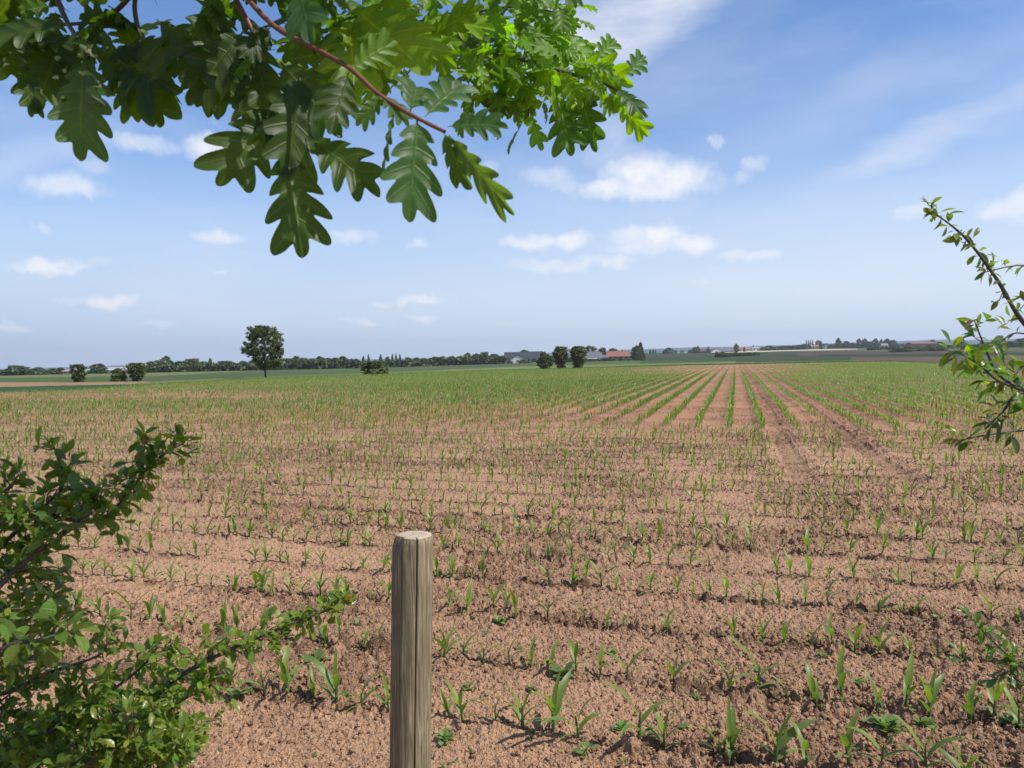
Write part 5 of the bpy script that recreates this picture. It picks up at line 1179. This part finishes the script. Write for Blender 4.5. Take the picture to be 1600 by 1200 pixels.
# ------------------------------------------------------------------ buildings
MATC = {}
def pm_(nm, c, r=.8, sc=2.0):
    if nm not in MATC: MATC[nm] = plain_mat(nm, c, r, .18, sc)
    return MATC[nm]
def boxm(name, x0, x1, y0, y1, z0, z1):
    V = [(x0, y0, z0), (x1, y0, z0), (x1, y1, z0), (x0, y1, z0), (x0, y0, z1), (x1, y0, z1), (x1, y1, z1), (x0, y1, z1)]
    Q = [(0, 3, 2, 1), (4, 5, 6, 7), (0, 1, 5, 4), (1, 2, 6, 5), (2, 3, 7, 6), (3, 0, 4, 7)]
    return mesh_np(name, V, Q, smooth=False)
def house(x0, x1, yridge, yeave, ybase, D, wallc, roofc, label, gable=False, nwin=3, cat='house', name='house', depth=None, door=False, chimney=False, rot=0):
    cx = (x0+x1)/2; p = at(cx, ybase, D); z = float(terr(np.array([p[0]]), np.array([p[1]]))[0]); k = p[1]/F
    w = (x1-x0)*k; he = (ybase-yeave)*k+(p[2]-z); hr = (ybase-yridge)*k+(p[2]-z); dp = depth or max(7, min(w*.6, 14))
    e = empty(name, (p[0], p[1], z-.1), rot); tag(e, label, cat)
    wm = pm_('wall %.2f %.2f' % wallc[:2], wallc); rm = pm_('roof %.2f %.2f' % roofc[:2], roofc, .7)
    a = w/2; ov = .35
    if gable:       # gable end faces the viewer
        V = [(-a, 0, 0), (a, 0, 0), (a, dp, 0), (-a, dp, 0), (-a, 0, he), (a, 0, he), (a, dp, he), (-a, dp, he), (0, 0, hr), (0, dp, hr)]
        Q = [(0, 1, 5, 4), (1, 2, 6, 5), (2, 3, 7, 6), (3, 0, 4, 7)]; T = [(4, 5, 8), (6, 7, 9)]
        t = .25; s = (hr-he)/a
        R = [(-a-ov, -ov, he-ov*s+.05), (0, -ov, hr+.05), (a+ov, -ov, he-ov*s+.05), (a+ov, -ov, he-ov*s+.05+t), (0, -ov, hr+.05+t), (-a-ov, -ov, he-ov*s+.05+t)]
        R = R+[(x, dp+ov, zz) for x, y, zz in R]
        RQ = [(0, 1, 4, 5), (1, 2, 3, 4), (6, 11, 10, 7), (7, 10, 9, 8), (5, 4, 10, 11), (4, 3, 9, 10), (0, 6, 7, 1), (1, 7, 8, 2), (0, 5, 11, 6), (2, 8, 9, 3)]
    else:
        V = [(-a, 0, 0), (a, 0, 0), (a, dp, 0), (-a, dp, 0), (-a, 0, he), (a, 0, he), (a, dp, he), (-a, dp, he), (-a, dp/2, hr), (a, dp/2, hr)]
        Q = [(0, 1, 5, 4), (1, 2, 6, 5), (2, 3, 7, 6), (3, 0, 4, 7)]; T = [(5, 6, 9), (7, 4, 8)]
        t = .25; s = (hr-he)/(dp/2)
        R = [(-a-ov, -ov, he-ov*s+.05), (-a-ov, dp/2, hr+.05), (-a-ov, dp+ov, he-ov*s+.05), (-a-ov, dp+ov, he-ov*s+.05+t), (-a-ov, dp/2, hr+.05+t), (-a-ov, -ov, he-ov*s+.05+t)]
        R = R+[(-x, y, zz) for x, y, zz in R]
        RQ = [(0, 5, 4, 1), (1, 4, 3, 2), (6, 7, 10, 11), (7, 8, 9, 10), (5, 11, 10, 4), (4, 10, 9, 3), (0, 1, 7, 6), (1, 2, 8, 7), (0, 6, 11, 5), (2, 3, 9, 8)]
    link('wall', mesh_np('wall', V, Q, T=T, smooth=False), wm, e); rf = link('roof', mesh_np('roof', R, RQ, smooth=False), rm, e)
    if chimney: link('chimney', boxm('chimney', a*.4, a*.4+.7, dp/2-.35, dp/2+.35, hr-.4, hr+1.1), pm_('chimney brick', (.25, .1, .07)), rf)
    dk = pm_('dark window glass', (.03, .035, .045), .2)
    n = nwin
    for i in range(n):
        wx = -a+(i+.5)*w/n; hw = min(.7, w/n*.28); z0 = he*.38; z1 = he*.8
        if door and i == n//2: z0 = .05; hw = min(1.8, w/n*.4)
        o = link('door' if door and i == n//2 else 'window', boxm('window', wx-hw, wx+hw, -.06, .12, z0, z1), dk, e)
        if not (door and i == n//2): link('sill', boxm('sill', wx-hw-.1, wx+hw+.1, -.16, -.063, z0-.12, z0-.003), pm_('pale sill', (.5, .5, .48)), o)
    return e
WH = (.62, .62, .6); DKR = (.028, .03, .04); ORR = (.23, .09, .055); GRY = (.11, .115, .13); BRK = (.22, .075, .05); CRM = (.5, .45, .36)
house(789, 824, 550.5, 559.5, 568.5, 440, WH, DKR, 'long dark-roofed farm shed with white walls, left end of the farm', False, 3, 'barn', 'barn')
house(796, 822, 554.5, 561.5, 568.8, 428, WH, DKR, 'dark-roofed white gable-ended shed in front of the leftmost farm shed', True, 1, 'barn', 'barn', 9)
house(822, 848, 549.5, 559, 568, 445, WH, DKR, 'white-walled dark-roofed barn just left of the three field-edge trees', False, 3, 'barn', 'barn', door=True)
house(906, 941, 551.5, 561.5, 566, 430, (.45, .44, .42), GRY, 'low grey-roofed barn right of the three field-edge trees', False, 3, 'barn', 'barn')
house(920, 937, 549.5, 556, 562, 470, WH, GRY, 'small light-roofed shed behind the low grey-roofed barn', False, 2, 'shed', 'shed')
house(937, 951, 555, 558.5, 564.5, 432, (.7, .7, .68), GRY, 'low white outbuilding between the grey barn and the orange-roofed house', False, 2, 'shed', 'shed')
house(949, 983, 549, 556.5, 564, 440, (.30, .2, .15), ORR, 'orange-tiled farmhouse left of the pointed dark tree', False, 4, chimney=True)
house(981, 992, 551, 556, 563.5, 445, (.25, .16, .12), (.2, .1, .07), 'small brown annex touching the right end of the orange-tiled farmhouse', False, 2)
house(920, 932, 560.5, 563, 566, 405, WH, WH, 'small white greenhouse-like hut before the low grey-roofed barn', False, 1, 'hut', 'hut')
house(98, 121, 577, 580.5, 586.5, 345, (.45, .33, .28), (.26, .2, .19), 'pinkish low house on the far left, behind the flat-topped shrubby tree', False, 3, chimney=True)
house(131, 145, 577.8, 581, 586, 350, WH, (.33, .34, .36), 'small white house just left of the rounded pale tree', False, 2)
house(163, 186, 574.5, 578.5, 584.5, 360, (.55, .52, .48), (.36, .36, .38), 'pale grey-roofed house right of the rounded pale tree', False, 3)
house(184, 200, 574, 577.5, 584, 375, (.4, .3, .26), (.24, .18, .17), 'brown-roofed house at the right end of the far left houses', False, 2, chimney=True)
house(440, 450, 565, 569, 577, 335, (.45, .36, .3), (.3, .22, .2), 'small pinkish house at the edge of the dark wood beside the lone tree', False, 1)
house(1089, 1111, 545.5, 549, 552, 860, (.15, .07, .06), (.12, .055, .05), 'dark red-roofed barn on the right skyline between two trees', False, 3, 'barn', 'barn')
house(1112, 1127, 544.5, 548, 552, 850, WH, GRY, 'grey-roofed barn showing a white gable on the right skyline', True, 1, 'barn', 'barn', 18)
house(1124, 1147, 543.5, 548.5, 551.5, 870, (.3, .3, .3), GRY, 'long grey barn right of the white gable on the skyline', False, 3, 'barn', 'barn')
house(1142, 1156, 543, 545.5, 549, 930, (.4, .25, .2), (.3, .11, .07), 'red-roofed house partly behind the long grey skyline barn', False, 2)
house(1158, 1172, 543.2, 545.5, 548.5, 980, (.45, .35, .3), (.33, .14, .09), 'pale red-roofed house left of the white skyline building', False, 2)
house(1176, 1187, 543, 544.3, 548, 1000, (.75, .75, .72), (.4, .4, .42), 'bright white flat building left of the broad dark skyline trees', False, 2)
house(1289, 1297, 538.5, 541.5, 545, 985, WH, (.2, .17, .16), 'small gabled house among the village trees, left of the mop-headed tree', True, 1)
house(1378, 1388, 536.5, 539.5, 542.5, 990, (.72, .7, .66), (.2, .17, .16), 'white house under the broad tree of the dense skyline row', False, 2)
house(1268, 1280, 539, 541.5, 545.5, 990, (.4, .28, .22), (.25, .13, .1), 'reddish house half hidden among the village trees below the slim poplars', False, 2)
house(1425, 1463, 534.5, 537, 541.5, 880, BRK, (.2, .085, .06), 'long low red-brick building on the skyline at the far right', False, 7, chimney=True)
# church spire
p = at(1177, 547, 1150); z = float(terr(np.array([p[0]]), np.array([p[1]]))[0]); k = p[1]/F
e = empty('church_tower', (p[0], p[1], z)); tag(e, 'thin pointed church tower rising above the white skyline building', 'church tower')
H = (547-538.5)*k+(p[2]-z)
link('tower', boxm('tower', -1.5, 1.5, -1.5, 1.5, 0, H*.55), pm_('tower brick', (.25, .22, .2)), e)
V = [(-1.7, -1.7, 0), (1.7, -1.7, 0), (1.7, 1.7, 0), (-1.7, 1.7, 0), (0, 0, H*.45)]
sp_ = link('spire', mesh_np('spire', V, [(0, 3, 2, 1)], T=[(0, 1, 4), (1, 2, 4), (2, 3, 4), (3, 0, 4)], smooth=False), pm_('slate', (.08, .09, .11)), e); sp_.location = (0, 0, H*.55+.01)

# ------------------------------------------------------------------ haze
hb = boxm('haze', -6300, 6300, -6300, 6300, -40, 150)
hm = bpy.data.materials.new('haze'); hm.use_nodes = True; ht = hm.node_tree; ht.nodes.clear(); ho = N(ht, 'ShaderNodeOutputMaterial'); hv = N(ht, 'ShaderNodeVolumePrincipled')
hv.inputs['Color'].default_value = (.80, .88, 1.0, 1); hv.inputs['Density'].default_value = .00016; hv.inputs['Anisotropy'].default_value = .2
ht.links.new(hv.outputs[0], ho.inputs['Volume'])
o = link('haze', hb, hm); tag(o, 'thin blue summer haze over the far fields and hills', 'haze', kind='stuff')
SC.cycles.volume_bounces = 0; SC.cycles.max_bounces = 6; SC.cycles.transparent_max_bounces = 4
